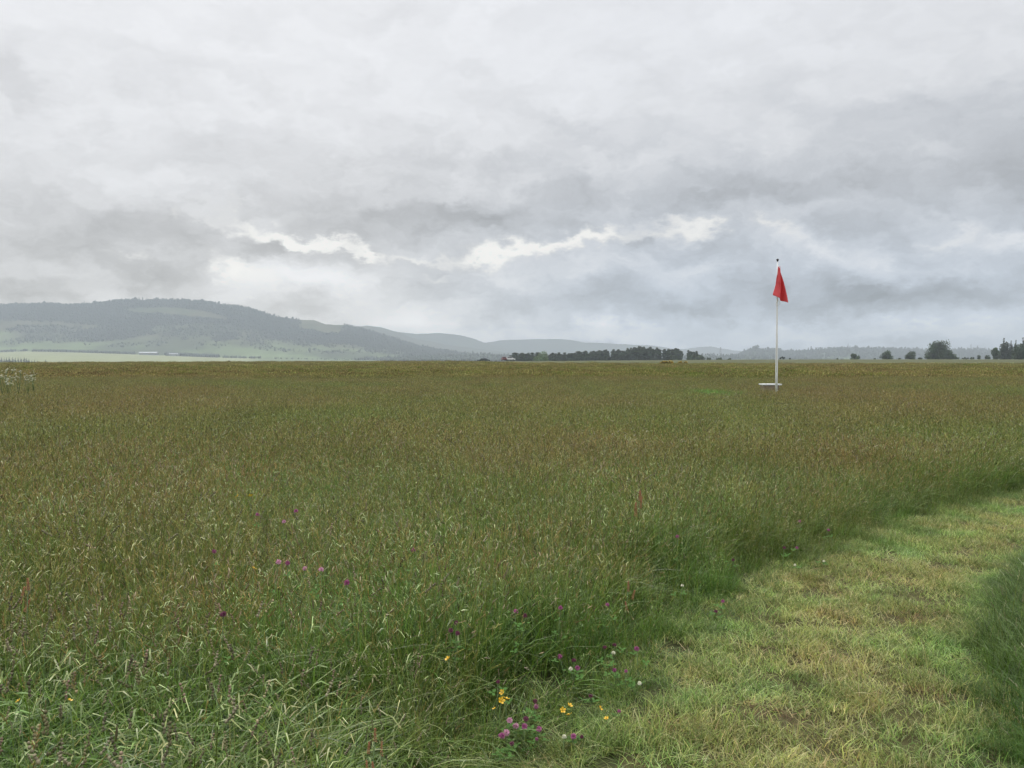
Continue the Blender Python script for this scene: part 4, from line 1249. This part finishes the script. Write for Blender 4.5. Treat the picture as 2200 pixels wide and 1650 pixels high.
G1, G2, G3 = 'clovers at the corner of the path', 'clovers in the near meadow', 'clovers farther out in the meadow'
CL = [
 (1368, 1394, 'pink', 'brightest single pink clover, alone beside the mown path', G1, 1.35),
 (1203, 1411, 'pink', 'upright pink clover left of the two stacked pink ones', G1, 1.25),
 (1233, 1419, 'dark', 'dim clover above the larger pink one by a white floret', G1, 1.1),
 (1241, 1435, 'pink', 'large pink clover beside a small white flower', G1, 1.25),
 (1299, 1391, 'dark', 'dusky clover left of the brightest pink clover', G1, 1.1),
 (1320, 1386, 'dark', 'dark clover directly left of the brightest pink clover', G1, 1.1),
 (1320, 1440, 'pink', 'reddish clover below the white flower near the path', G1, 1.1),
 (1345, 1442, 'pink', 'small clover below the brightest pink clover', G1, .9),
 (1269, 1496, 'dark', 'lone dark red clover above the row of buttercups', G1, 1.1),
 (1330, 1528, 'pink', 'small clover at the corner where meadow meets path', G1, .9),
 (1070, 1465, 'dark', 'dim clover just above the cluster of three buttercups', G1, .9),
 (1150, 1507, 'dark', 'upper of two touching dark clovers right of the buttercup cluster', G1, 1.1),
 (1152, 1518, 'pink', 'lower of two touching clovers right of the buttercup cluster', G1, 1.1),
 (1130, 1545, 'dark', 'dark clover above the pale pink pair', G1, 1.2),
 (1095, 1548, 'pale', 'pale pink clover, top left of the bottom group', G1, 1.3),
 (1108, 1560, 'pale', 'palest pink clover in the middle of the bottom group', G1, 1.35),
 (1127, 1561, 'pink', 'pink clover right of the palest one', G1, 1.3),
 (1158, 1567, 'pink', 'pink clover at the right of the bottom group', G1, 1.25),
 (1088, 1574, 'pale', 'full pink clover in the bottom group, upper of the lowest pair', G1, 1.35),
 (1078, 1581, 'pink', 'lowest left pink clover of the bottom group', G1, 1.35),
 (1232, 1582, 'pink', 'bright pink clover standing right of the bottom group', G1, 1.3),
 (1250, 1583, 'dark', 'small dark clover touching the bright one right of the bottom group', G1, .9),
 (1100, 1598, 'dark', 'faded clover under the bottom group', G1, 1.0),
 (1153, 1588, 'pink', 'small clover low at the right of the bottom group', G1, .8),
 (968, 1355, 'dark', 'left of two dark clovers low in the meadow centre', G2, 1.2),
 (983, 1361, 'dark', 'right of two dark clovers low in the meadow centre', G2, 1.2),
 (980, 1338, 'dark', 'dark clover just above the pair in the meadow centre', G2, 1.0),
 (745, 1252, 'pink', 'vivid lone magenta clover left of the meadow centre', G2, 1.5),
 (1108, 1314, 'pink', 'left clover of three above the buttercup cluster', G2, 1.2),
 (1128, 1323, 'dark', 'middle dim clover of three above the buttercup cluster', G2, 1.2),
 (1204, 1306, 'pink', 'tall pink clover right of the three above the buttercup cluster', G2, 1.2),
 (1305, 1299, 'pink', 'pink clover in the yellow-green grass before the path', G2, 1.1),
 (1553, 1292, 'pink', 'pink clover beside white specks at the path edge', G2, 1.2),
 (1538, 1314, 'dark', 'dark magenta clover below the one at the path edge', G2, 1.1),
 (480, 1320, 'dark', 'dark red clover in the left meadow', G2, 1.4),
 (598, 1208, 'pale', 'pale pink clover leading a pair in the left meadow', G3, 1.7),
 (618, 1210, 'pink', 'second clover of the pair in the left meadow', G3, 1.6),
 (636, 1098, 'pink', 'pink clover high in the left meadow', G3, 1.8),
 (553, 1106, 'pink', 'faint pink clover below the two far buttercups', G3, 1.6),
 (610, 1121, 'pale', 'pale clover below the high pink one in the left meadow', G3, 1.6),
 (460, 1185, 'pink', 'pink clover left of the pale pair in the left meadow', G3, 1.6),
 (888, 1182, 'pink', 'lone pink clover in the upper centre of the meadow', G3, 1.5),
 (655, 1222, 'pale', 'left faded head of two right of the pale pair', G3, 1.5),
 (690, 1224, 'pale', 'right faded head of two right of the pale pair', G3, 1.5),
 (1455, 1153, 'pink', 'reddish clover out in the meadow left of the far path', G3, 1.6),
 (1780, 1139, 'pink', 'pink clover far out near the path bend', G3, 1.5),
 (1712, 1177, 'pink', 'right clover of two above the path edge', G3, 1.4),
 (1685, 1177, 'dark', 'left clover of two above the path edge', G3, 1.4),
 (1575, 1203, 'dark', 'dusky clover amid brown grass above the path edge', G3, 1.4),
 (1718, 1120, 'pink', 'faint pink clover above the two near the path edge', G3, 1.5),
]
for c in CL: clover(*c[:5], c[5])
for (px, py, lab) in ((1318, 1403, 'small white clover left of the brightest pink clover'), (1226, 1437, 'small white clover touching the large pink one'), (1374, 1468, 'white clover low against the mown path'),
                      (1212, 1583, 'white clover left of the bright pink one at the bottom'), (1708, 1214, 'white flower lying at the dark path edge'), (1770, 1206, 'white floret at the dark path edge, farther right'), (1466, 1258, 'white clover in the meadow above the yellow-green grass')):
    clover(px, py, 'white', lab, 'white clovers near the path', 1.0)

def petal_flower(name, mat, cmat, rad, n=5):
    bm = bmesh.new()
    for k in range(n):
        a = 2 * math.pi * k / n
        e = lambda rr, da, z: bm.verts.new((rr * math.cos(a + da), rr * math.sin(a + da), z))
        p = [e(rad * .15, -.3, 0), e(rad * .75, -.52, rad * .25), e(rad * 1.0, -.2, rad * .48), e(rad * 1.0, .2, rad * .48), e(rad * .75, .52, rad * .25), e(rad * .15, .3, 0)]
        bm.faces.new(p)
    pet = bm_mesh(name + '_petals', bm, mat)
    bm = bmesh.new(); bmesh.ops.create_icosphere(bm, subdivisions=1, radius=rad * .28, matrix=Matrix.Translation((0, 0, rad * .14)))
    return pet, bm_mesh(name + '_centre', bm, cmat)
BUT = petal_flower('buttercup', M_BUTTER, M_BUTTER_C, .0125)
def buttercup(px, py, lab, scale=1.0, tilt=.5):
    scale *= .85
    X, Y, Z = solve(px, py, .05)
    o = empty('buttercup', (X, Y, 0), 0); tag(o, lab, 'flower', 'buttercups in the meadow')
    f = link('petals', BUT[0], o); f.location = (0, 0, Z); f.rotation_euler = (tilt, random.uniform(-.3, .3), random.uniform(0, 6)); f.scale = (scale,) * 3
    c = link('centre', BUT[1], o); c.location = f.location; c.rotation_euler = f.rotation_euler; c.scale = f.scale
    s = link('stem', stem_mesh(Z, random.uniform(-.04, .04), .0011), o); s.location = (0, 0, Z)
for b in ((1079, 1488, 'topmost buttercup of the cluster of three', 1.15, .8), (1077, 1505, 'full-faced buttercup, lowest left of the cluster of three', 1.35, .9), (1088, 1502, 'buttercup seen edge-on, right of the cluster of three', 1.2, .3), (1062, 1523, 'dim small buttercup below the cluster of three', .8, .4),
          (1209, 1526, 'deep yellow buttercup, left of the trio by the path corner', 1.2, .8), (1224, 1516, 'topmost buttercup of the trio by the path corner', 1.15, .5), (1223, 1536, 'palest buttercup, lowest of the trio by the path corner', 1.25, .4), (1289, 1522, 'lone buttercup right of the trio, toward the path', 1.2, .9),
          (1303, 1544, 'buttercup half hidden in grass at the path corner', 1.0, .3), (962, 1416, 'buttercup in yellowish grass left of centre', 1.2, .6), (545, 1222, 'tiny yellow flower in the left meadow', 1.3, .6), (510, 1067, 'left of two far buttercups high in the left meadow', 1.8, .8), (538, 1066, 'right of two far buttercups high in the left meadow', 1.8, .8), (40, 1506, 'buttercup low in the grass at far left', .7, .6), (150, 1505, 'yellow flower beside a dark gap in the left grass', .7, .5)):
    buttercup(*b)

def sorrel(px, py, lab, s=1.0):
    s *= .45
    X, Y, Z = solve(px, py, .06)
    r = np.random.default_rng(int(px))
    o = empty('sorrel_plant', (X, Y, 0)); tag(o, lab, 'plant', 'rusty sorrel spikes')
    st = link('stem', stem_mesh(Z, .02, .002), o); st.location = (0, 0, Z)
    for k in range(3):
        bm = bmesh.new()
        L_ = .11 * s * r.uniform(.7, 1.1); a = r.uniform(0, 6.28); tl = r.uniform(0, .5) if k else 0
        for i in range(40):
            f = i / 39; th = i * 2.4; rr = .010 * s * (1 - .6 * f)
            c = Vector((rr * math.cos(th), rr * math.sin(th), -L_ * .4 + L_ * f))
            bmesh.ops.create_icosphere(bm, subdivisions=1, radius=.0042 * s * r.uniform(.7, 1.2), matrix=Matrix.Translation(c))
        sp = link('seed_spike', bm_mesh('seed_spike', bm, M_SORREL), o)
        sp.location = (math.cos(a) * .03 * bool(k), math.sin(a) * .03 * bool(k), Z - .05 * k); sp.rotation_euler = (tl * math.cos(a), tl * math.sin(a), 0)
sorrel(806, 1582, 'rusty orange sorrel spike at the bottom, left of centre'); sorrel(820, 1612, 'shorter sorrel spike below the rusty orange one', .9)
sorrel(1375, 1068, 'reddish sorrel spike out in the right half of the meadow', 2.0); sorrel(60, 1258, 'brown sorrel spike at the far left of the meadow', 1.3); sorrel(1350, 1262, 'faint red sorrel spike above the yellow-green grass', 1.3)

def umbel_mesh(seed, R_, n=24):
    r = np.random.default_rng(seed); bm = bmesh.new()
    for i in range(n):
        a = i * 2.399; q = R_ * math.sqrt((i + .5) / n)
        c = Vector((q * math.cos(a), q * math.sin(a), R_ * .25 * (1 - (q / R_) ** 2) + r.normal(0, R_ * .05)))
        bmesh.ops.create_icosphere(bm, subdivisions=1, radius=R_ * r.uniform(.10, .17), matrix=Matrix.Translation(c) @ Matrix.Diagonal((1, 1, .6, 1)))
    return bm_mesh('umbel', bm, M_WHITEP)
UMB = [umbel_mesh(i, .030) for i in range(3)]
COW_LEAF = None
def cow_parsley(heads, Y, label, seed):
    r = np.random.default_rng(seed)
    c = np.array([at(px, py, Y) for px, py in heads])
    bx = float(c[:, 0].mean())
    o = empty('cow_parsley', (bx, Y, 0)); tag(o, label, 'plant', 'white cow parsley at the left edge')
    bm = bmesh.new()
    mz = c[:, 2].min() * .55
    add_tube(bm, [(0, 0, 0), (.02, 0, mz * .6), (0, 0, mz)], [.011, .009, .007], 6)
    for p in c:
        dy = r.uniform(-.25, .25)
        add_tube(bm, [(0, 0, mz), ((p[0] - bx) * .6, dy * .6, (mz + p[2]) / 2), (p[0] - bx, dy, p[2])], [.006, .005, .004], 5)
        for k in range(r.integers(3, 6)):
            e = np.array([r.normal(0, .075), r.normal(0, .06), r.normal(0, .05)]) * (k > 0)
            if k: add_tube(bm, [((p[0] - bx) * .8, dy * .8, mz * .2 + p[2] * .8), (p[0] - bx + e[0], dy + e[1], p[2] + e[2])], [.004, .003], 4)
            u = link('umbel', UMB[r.integers(0, 3)], o); u.location = (p[0] - bx + e[0], dy + e[1], p[2] + e[2]); u.rotation_euler = (r.uniform(.1, .8), r.uniform(-.4, .4), r.uniform(0, 6)); u.scale = (r.uniform(.7, 1.2),) * 3
    link('stem', bm_mesh('parsley_stem', bm, M_STEM, True), o)
    V, Q, C = leaf_cards(r, [(r.uniform(-.25, .25), r.uniform(-.2, .2), mz * r.uniform(.2, .7)) for _ in range(5)], [.14] * 5, 160, .03, [(.16, .23, .06), (.20, .26, .07)], .2)
    link('foliage', np_mesh('parsley_foliage', V, Q, [M_LEAF], C), o)
cow_parsley([(3, 798), (4, 806), (2, 815), (9, 792)], 24, 'cow parsley at the very left edge with a low white head', 2)
cow_parsley([(12, 807), (17, 795), (15, 813), (20, 801)], 23.5, 'tallest cow parsley clump beside the left edge', 3)
cow_parsley([(13, 824), (19, 820), (24, 812)], 23, 'lowest-headed cow parsley, drooping below the tall clump', 4)
cow_parsley([(36, 798), (41, 797), (45, 803), (36, 816)], 24, 'cow parsley in the middle of the white patch', 5)
cow_parsley([(52, 812), (59, 805), (60, 813), (66, 807)], 24, 'dense-headed cow parsley right of the middle one', 6)
cow_parsley([(67, 815), (74, 808), (77, 801), (72, 812)], 24.5, 'last cow parsley on the right of the white patch', 7)

# ------------------------------------------------------------------ haze
def haze():
    m, nt, out = new_mat('haze_air')
    v = nt.nodes.new('ShaderNodeVolumePrincipled')
    v.inputs['Color'].default_value = (.785, .88, .945, 1)
    v.inputs['Density'].default_value = HAZE
    v.inputs['Density Attribute'].default_value = ''
    v.inputs['Anisotropy'].default_value = 0.0
    nt.links.new(v.outputs['Volume'], out.inputs['Volume'])
    try: m.cycles.homogeneous_volume = True
    except Exception: pass
    bm = bmesh.new()
    z0 = -32.0
    add_box(bm, (0, 0, (HTOP + z0) / 2), (15400, HFAR * 2, HTOP - z0))
    o = link('haze', bm_mesh('haze', bm, m)); tag(o, 'thin grey rain haze over the whole valley', kind='stuff')
haze()

# ------------------------------------------------------------------ sky and light
SUN_EL, SUN_AZ = R(52), R(-28)       # azimuth from +Y toward +X
def world():
    w = bpy.data.worlds.new('World'); SC.world = w; w.use_nodes = True
    nt = w.node_tree; nt.nodes.clear()
    L = nt.links.new
    def node(t, **k):
        n = nt.nodes.new(t)
        for a, b in k.items(): setattr(n, a, b)
        return n
    def val(s, x):
        if isinstance(x, (int, float)): s.default_value = x
        else: L(x, s)
    def math_(op, a, b=0.0, c=None, clamp=False):
        n = node('ShaderNodeMath', operation=op, use_clamp=clamp)
        val(n.inputs[0], a); val(n.inputs[1], b)
        if c is not None: val(n.inputs[2], c)
        return n.outputs[0]
    def ramp(x, a, b, lo=0.0, hi=1.0, smooth=True):
        n = node('ShaderNodeMapRange', interpolation_type='SMOOTHSTEP' if smooth else 'LINEAR')
        val(n.inputs['Value'], x); n.inputs['From Min'].default_value = a; n.inputs['From Max'].default_value = b
        n.inputs['To Min'].default_value = lo; n.inputs['To Max'].default_value = hi
        return n.outputs['Result']
    tc = node('ShaderNodeTexCoord')
    D = tc.outputs['Generated']
    sx = node('ShaderNodeSeparateXYZ'); L(D, sx.inputs[0])
    X, Y, Z = sx.outputs
    DEG = 180 / math.pi
    az = math_('MULTIPLY', math_('ARCTAN2', X, Y), DEG)
    el = math_('MULTIPLY', math_('ARCSINE', Z), DEG)
    # billow-shaped displacement of the cloud coordinates
    def noise(scale, detail, rough, vec, lac=2.0):
        n = node('ShaderNodeTexNoise'); n.inputs['Scale'].default_value = scale; n.inputs['Detail'].default_value = detail
        n.inputs['Roughness'].default_value = rough; n.inputs['Lacunarity'].default_value = lac
        L(vec, n.inputs['Vector']); return n
    uv0 = node('ShaderNodeCombineXYZ'); L(az, uv0.inputs[0]); L(math_('MULTIPLY', el, 1.7), uv0.inputs[1])
    wn = noise(.16, 6, .58, uv0.outputs[0])
    wv = node('ShaderNodeSeparateXYZ'); L(wn.outputs['Color'], wv.inputs[0])
    wob = ramp(el, 0, 10, .5, 1.0)
    u = math_('ADD', az, math_('MULTIPLY', math_('MULTIPLY', math_('SUBTRACT', wv.outputs[0], .5), 9.0), wob))
    v = math_('ADD', el, math_('MULTIPLY', math_('MULTIPLY', math_('SUBTRACT', wv.outputs[1], .5), 5.0), wob))
    wn2 = noise(.75, 5, .6, uv0.outputs[0])
    wv2 = node('ShaderNodeSeparateXYZ'); L(wn2.outputs['Color'], wv2.inputs[0])
    u = math_('ADD', u, math_('MULTIPLY', math_('SUBTRACT', wv2.outputs[0], .5), 3.2))
    v = math_('ADD', v, math_('MULTIPLY', math_('SUBTRACT', wv2.outputs[1], .5), 2.0))
    UV = node('ShaderNodeCombineXYZ'); L(u, UV.inputs[0]); L(v, UV.inputs[1])
    UV = UV.outputs[0]
    def pix(px, py):
        r = ray(px, py); r = r / np.linalg.norm(r)
        return math.degrees(math.atan2(r[0], r[1])), math.degrees(math.asin(r[2]))
    def blob(acc, px, py, rx, ry, rot, amp):
        a, b = pix(px, py); k = 57.3 / F
        m = node('ShaderNodeMapping', vector_type='TEXTURE')
        m.inputs['Location'].default_value = (a, b, 0); m.inputs['Rotation'].default_value = (0, 0, R(-rot)); m.inputs['Scale'].default_value = (rx * k, ry * k, 1)
        L(UV, m.inputs['Vector'])
        d = node('ShaderNodeVectorMath', operation='DOT_PRODUCT'); L(m.outputs[0], d.inputs[0]); L(m.outputs[0], d.inputs[1])
        g = math_('POWER', .37, d.outputs['Value'])
        return math_('MULTIPLY_ADD', g, amp * (.82 if amp < 0 else 1.0), acc)
    # base tone of the overcast by elevation, brighter overhead
    base = ramp(el, 5, 22, .615, .815)
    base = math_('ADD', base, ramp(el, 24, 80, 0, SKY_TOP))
    base = math_('ADD', base, math_('MULTIPLY', ramp(az, -8, 28, 0, -.085), ramp(el, 14, 26, 1, .35)))
    acc = base
    for b in ((1000, 475, 300, 62, 0, -.17), (850, 420, 260, 90, 0, -.07), (1180, 440, 170, 70, -5, -.07), (585, 532, 75, 27, 4, -.22), (725, 548, 50, 30, 0, -.12),
              (110, 500, 230, 105, 10, -.07), (360, 500, 120, 50, 12, -.13), (100, 600, 250, 55, 0, -.07), (15, 130, 40, 65, 0, -.10), (330, 570, 130, 30, 5, -.06),
              (1960, 420, 300, 80, 3, -.11), (2100, 290, 220, 90, 0, -.06), (1560, 410, 200, 32, 0, -.08), (1500, 330, 400, 110, 0, -.045), (1200, 270, 110, 35, 0, -.06), (760, 340, 200, 30, 8, -.03),
              (1880, 658, 330, 42, -4, -.16), (1640, 650, 150, 42, 0, -.11), (1250, 650, 200, 40, -3, -.16), (1480, 630, 160, 40, 0, -.06), (960, 600, 60, 45, 0, -.07), (840, 620, 60, 40, 0, -.04), (1545, 520, 65, 30, 0, -.09), (1395, 495, 28, 24, 0, -.14),
              (620, 590, 140, 40, 8, .13), (1130, 560, 120, 25, -10, .05), (1740, 525, 110, 34, 18, .10), (2060, 515, 130, 32, -5, .12), (1560, 690, 60, 12, 0, .05), (1300, 712, 350, 15, -1, .07), (1950, 712, 350, 14, 0, .09), (640, 690, 200, 30, 10, -.04), (1600, 640, 60, 16, 35, .06)):
        acc = blob(acc, *b)
    # cloud texture: soft mass, lit tops and shaded undersides of the billows
    def shift(dv):
        n = node('ShaderNodeVectorMath', operation='ADD'); L(UV, n.inputs[0]); n.inputs[1].default_value = (0.0, dv, 0); return n.outputs[0]
    def sq(vec):
        n = node('ShaderNodeVectorMath', operation='MULTIPLY'); L(vec, n.inputs[0]); n.inputs[1].default_value = (1, 1.9, 1); return n.outputs[0]
    t1 = noise(.17, 7, .52, sq(UV)); t1b = noise(.17, 5, .5, sq(shift(1.2))); t2 = noise(.085, 4, .5, uv0.outputs[0])
    relief = math_('SUBTRACT', t1.outputs['Fac'], t1b.outputs['Fac'])
    t3 = noise(.6, 6, .55, sq(UV))
    tex = math_('MULTIPLY', math_('SUBTRACT', t1.outputs['Fac'], .5), .10)
    tex = math_('MULTIPLY_ADD', math_('SUBTRACT', t2.outputs['Fac'], .5), .24, tex)
    tex = math_('MULTIPLY_ADD', relief, .40, tex)
    tex = math_('MULTIPLY_ADD', math_('SUBTRACT', t3.outputs['Fac'], .5), .045, tex)
    tex = math_('MULTIPLY', tex, ramp(el, 9, 22, 1.0, .42))
    lum = math_('ADD', acc, tex)
    # bright rifts
    rift = 0.0
    for b in ((585, 492, 100, 14, 13, 1), (680, 518, 60, 12, 14, .9), (505, 562, 55, 18, 22, .8), (560, 597, 70, 22, 14, .5), (770, 536, 40, 13, 25, .7), (800, 560, 36, 14, 20, .5), (885, 556, 75, 9, 5, .55), (1045, 552, 75, 20, -8, .95), (1180, 524, 115, 13, -13, .95), (1310, 500, 70, 14, -6, .75), (1450, 482, 60, 18, 5, .55), (1500, 490, 40, 16, 10, .4), (1640, 485, 30, 16, 20, .45), (1690, 508, 50, 13, 20, .4), (270, 556, 25, 8, 0, .45), (370, 452, 22, 12, 0, .4), (2040, 500, 60, 14, -6, .3), (920, 605, 35, 10, 0, .4), (450, 470, 30, 8, 20, .35)):
        rift = blob(rift, *b)
    soft = ramp(rift, .0, 1.0)
    rift = math_('ADD', rift, math_('MULTIPLY', math_('SUBTRACT', t3.outputs['Fac'], .5), .8))
    rm = math_('MULTIPLY_ADD', ramp(rift, -.02, 1.2), .5, math_('MULTIPLY', soft, .5), clamp=True)
    lum = math_('ADD', math_('MULTIPLY', lum, math_('SUBTRACT', 1.0, rm)), math_('MULTIPLY', rm, .845))
    # tint: cool low on the right, cream in the rifts
    cool = math_('MULTIPLY', ramp(az, -18, 14), ramp(el, 3, 13, 1, .35), clamp=True)
    dark = ramp(lum, .50, .75, 1, .3)
    cool = math_('MULTIPLY', cool, dark)
    def mixc(f, a, b):
        n = node('ShaderNodeMix', data_type='RGBA')
        val(n.inputs['Factor'], f)
        for s, c in ((n.inputs['A'], a), (n.inputs['B'], b)):
            if isinstance(c, tuple): s.default_value = (*c, 1)
            else: L(c, s)
        return n.outputs['Result']
    tint = mixc(cool, (.985, .992, 1.02), (.885, .978, 1.13))
    tint = mixc(rm, tint, (1.0, .99, .965))
    sc = node('ShaderNodeVectorMath', operation='SCALE'); L(tint, sc.inputs[0]); L(lum, sc.inputs['Scale'])
    # the air between takes its share: brighten so that the cloud still arrives as seen
    path = math_('MINIMUM', math_('DIVIDE', HTOP, math_('MAXIMUM', Z, .012)), HFAR)
    Tm = math_('MAXIMUM', math_('POWER', math.e, math_('MULTIPLY', path, -HAZE)), .16)
    air = node('ShaderNodeVectorMath', operation='SCALE'); air.inputs[0].default_value = AIR; L(math_('SUBTRACT', 1.0, Tm), air.inputs['Scale'])
    sub = node('ShaderNodeVectorMath', operation='SUBTRACT'); L(sc.outputs[0], sub.inputs[0]); L(air.outputs[0], sub.inputs[1])
    inv = node('ShaderNodeVectorMath', operation='SCALE'); L(sub.outputs[0], inv.inputs[0]); L(math_('DIVIDE', 1.0 / SKY_K, Tm), inv.inputs['Scale'])
    mx = node('ShaderNodeVectorMath', operation='MAXIMUM'); L(inv.outputs[0], mx.inputs[0]); mx.inputs[1].default_value = (.5, .5, .5)
    sky = node('ShaderNodeTexSky', sky_type='NISHITA', sun_disc=False, sun_elevation=SUN_EL, sun_rotation=SUN_AZ)
    fin = mixc(.95, sky.outputs['Color'], mx.outputs[0])
    bg = node('ShaderNodeBackground'); bg.inputs['Strength'].default_value = SKY_K; L(fin, bg.inputs['Color'])
    out = node('ShaderNodeOutputWorld'); L(bg.outputs[0], out.inputs['Surface'])
    w.cycles.sampling_method = 'MANUAL'; w.cycles.sample_map_resolution = 1024
SKY_K = .1
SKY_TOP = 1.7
AIR = (.36, .40, .46)
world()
sun = bpy.data.lights.new('sun', 'SUN'); sun.energy = 1.4; sun.angle = R(18); sun.color = (1.0, .96, .90)
so = bpy.data.objects.new('sun', sun); COL.objects.link(so)
d = Vector((math.sin(SUN_AZ) * math.cos(SUN_EL), math.cos(SUN_AZ) * math.cos(SUN_EL), math.sin(SUN_EL)))
so.location = d * 60
so.rotation_euler = (-d).to_track_quat('-Z', 'Y').to_euler()

# ------------------------------------------------------------------ camera and output
cam = bpy.data.cameras.new('camera'); cam.sensor_width = 36; cam.sensor_fit = 'HORIZONTAL'; cam.lens = 36 * F / 2200
cam.clip_start = .05; cam.clip_end = 30000
co = bpy.data.objects.new('camera', cam); COL.objects.link(co)
co.location = (0, 0, EYE); co.rotation_euler = (math.pi / 2 - PITCH, 0, 0)
SC.camera = co
SC.view_settings.view_transform = 'Standard'; SC.view_settings.look = 'None'
SC.view_settings.exposure = 0; SC.view_settings.gamma = 1
SC.cycles.use_denoising = True
SC.cycles.denoiser = 'OPENIMAGEDENOISE'
SC.cycles.denoising_input_passes = 'RGB_ALBEDO_NORMAL'
SC.cycles.denoising_prefilter = 'ACCURATE'
SC.cycles.max_bounces = 6; SC.cycles.diffuse_bounces = 4; SC.cycles.glossy_bounces = 2; SC.cycles.transmission_bounces = 3; SC.cycles.volume_bounces = 0
SC.cycles.sample_clamp_indirect = 4
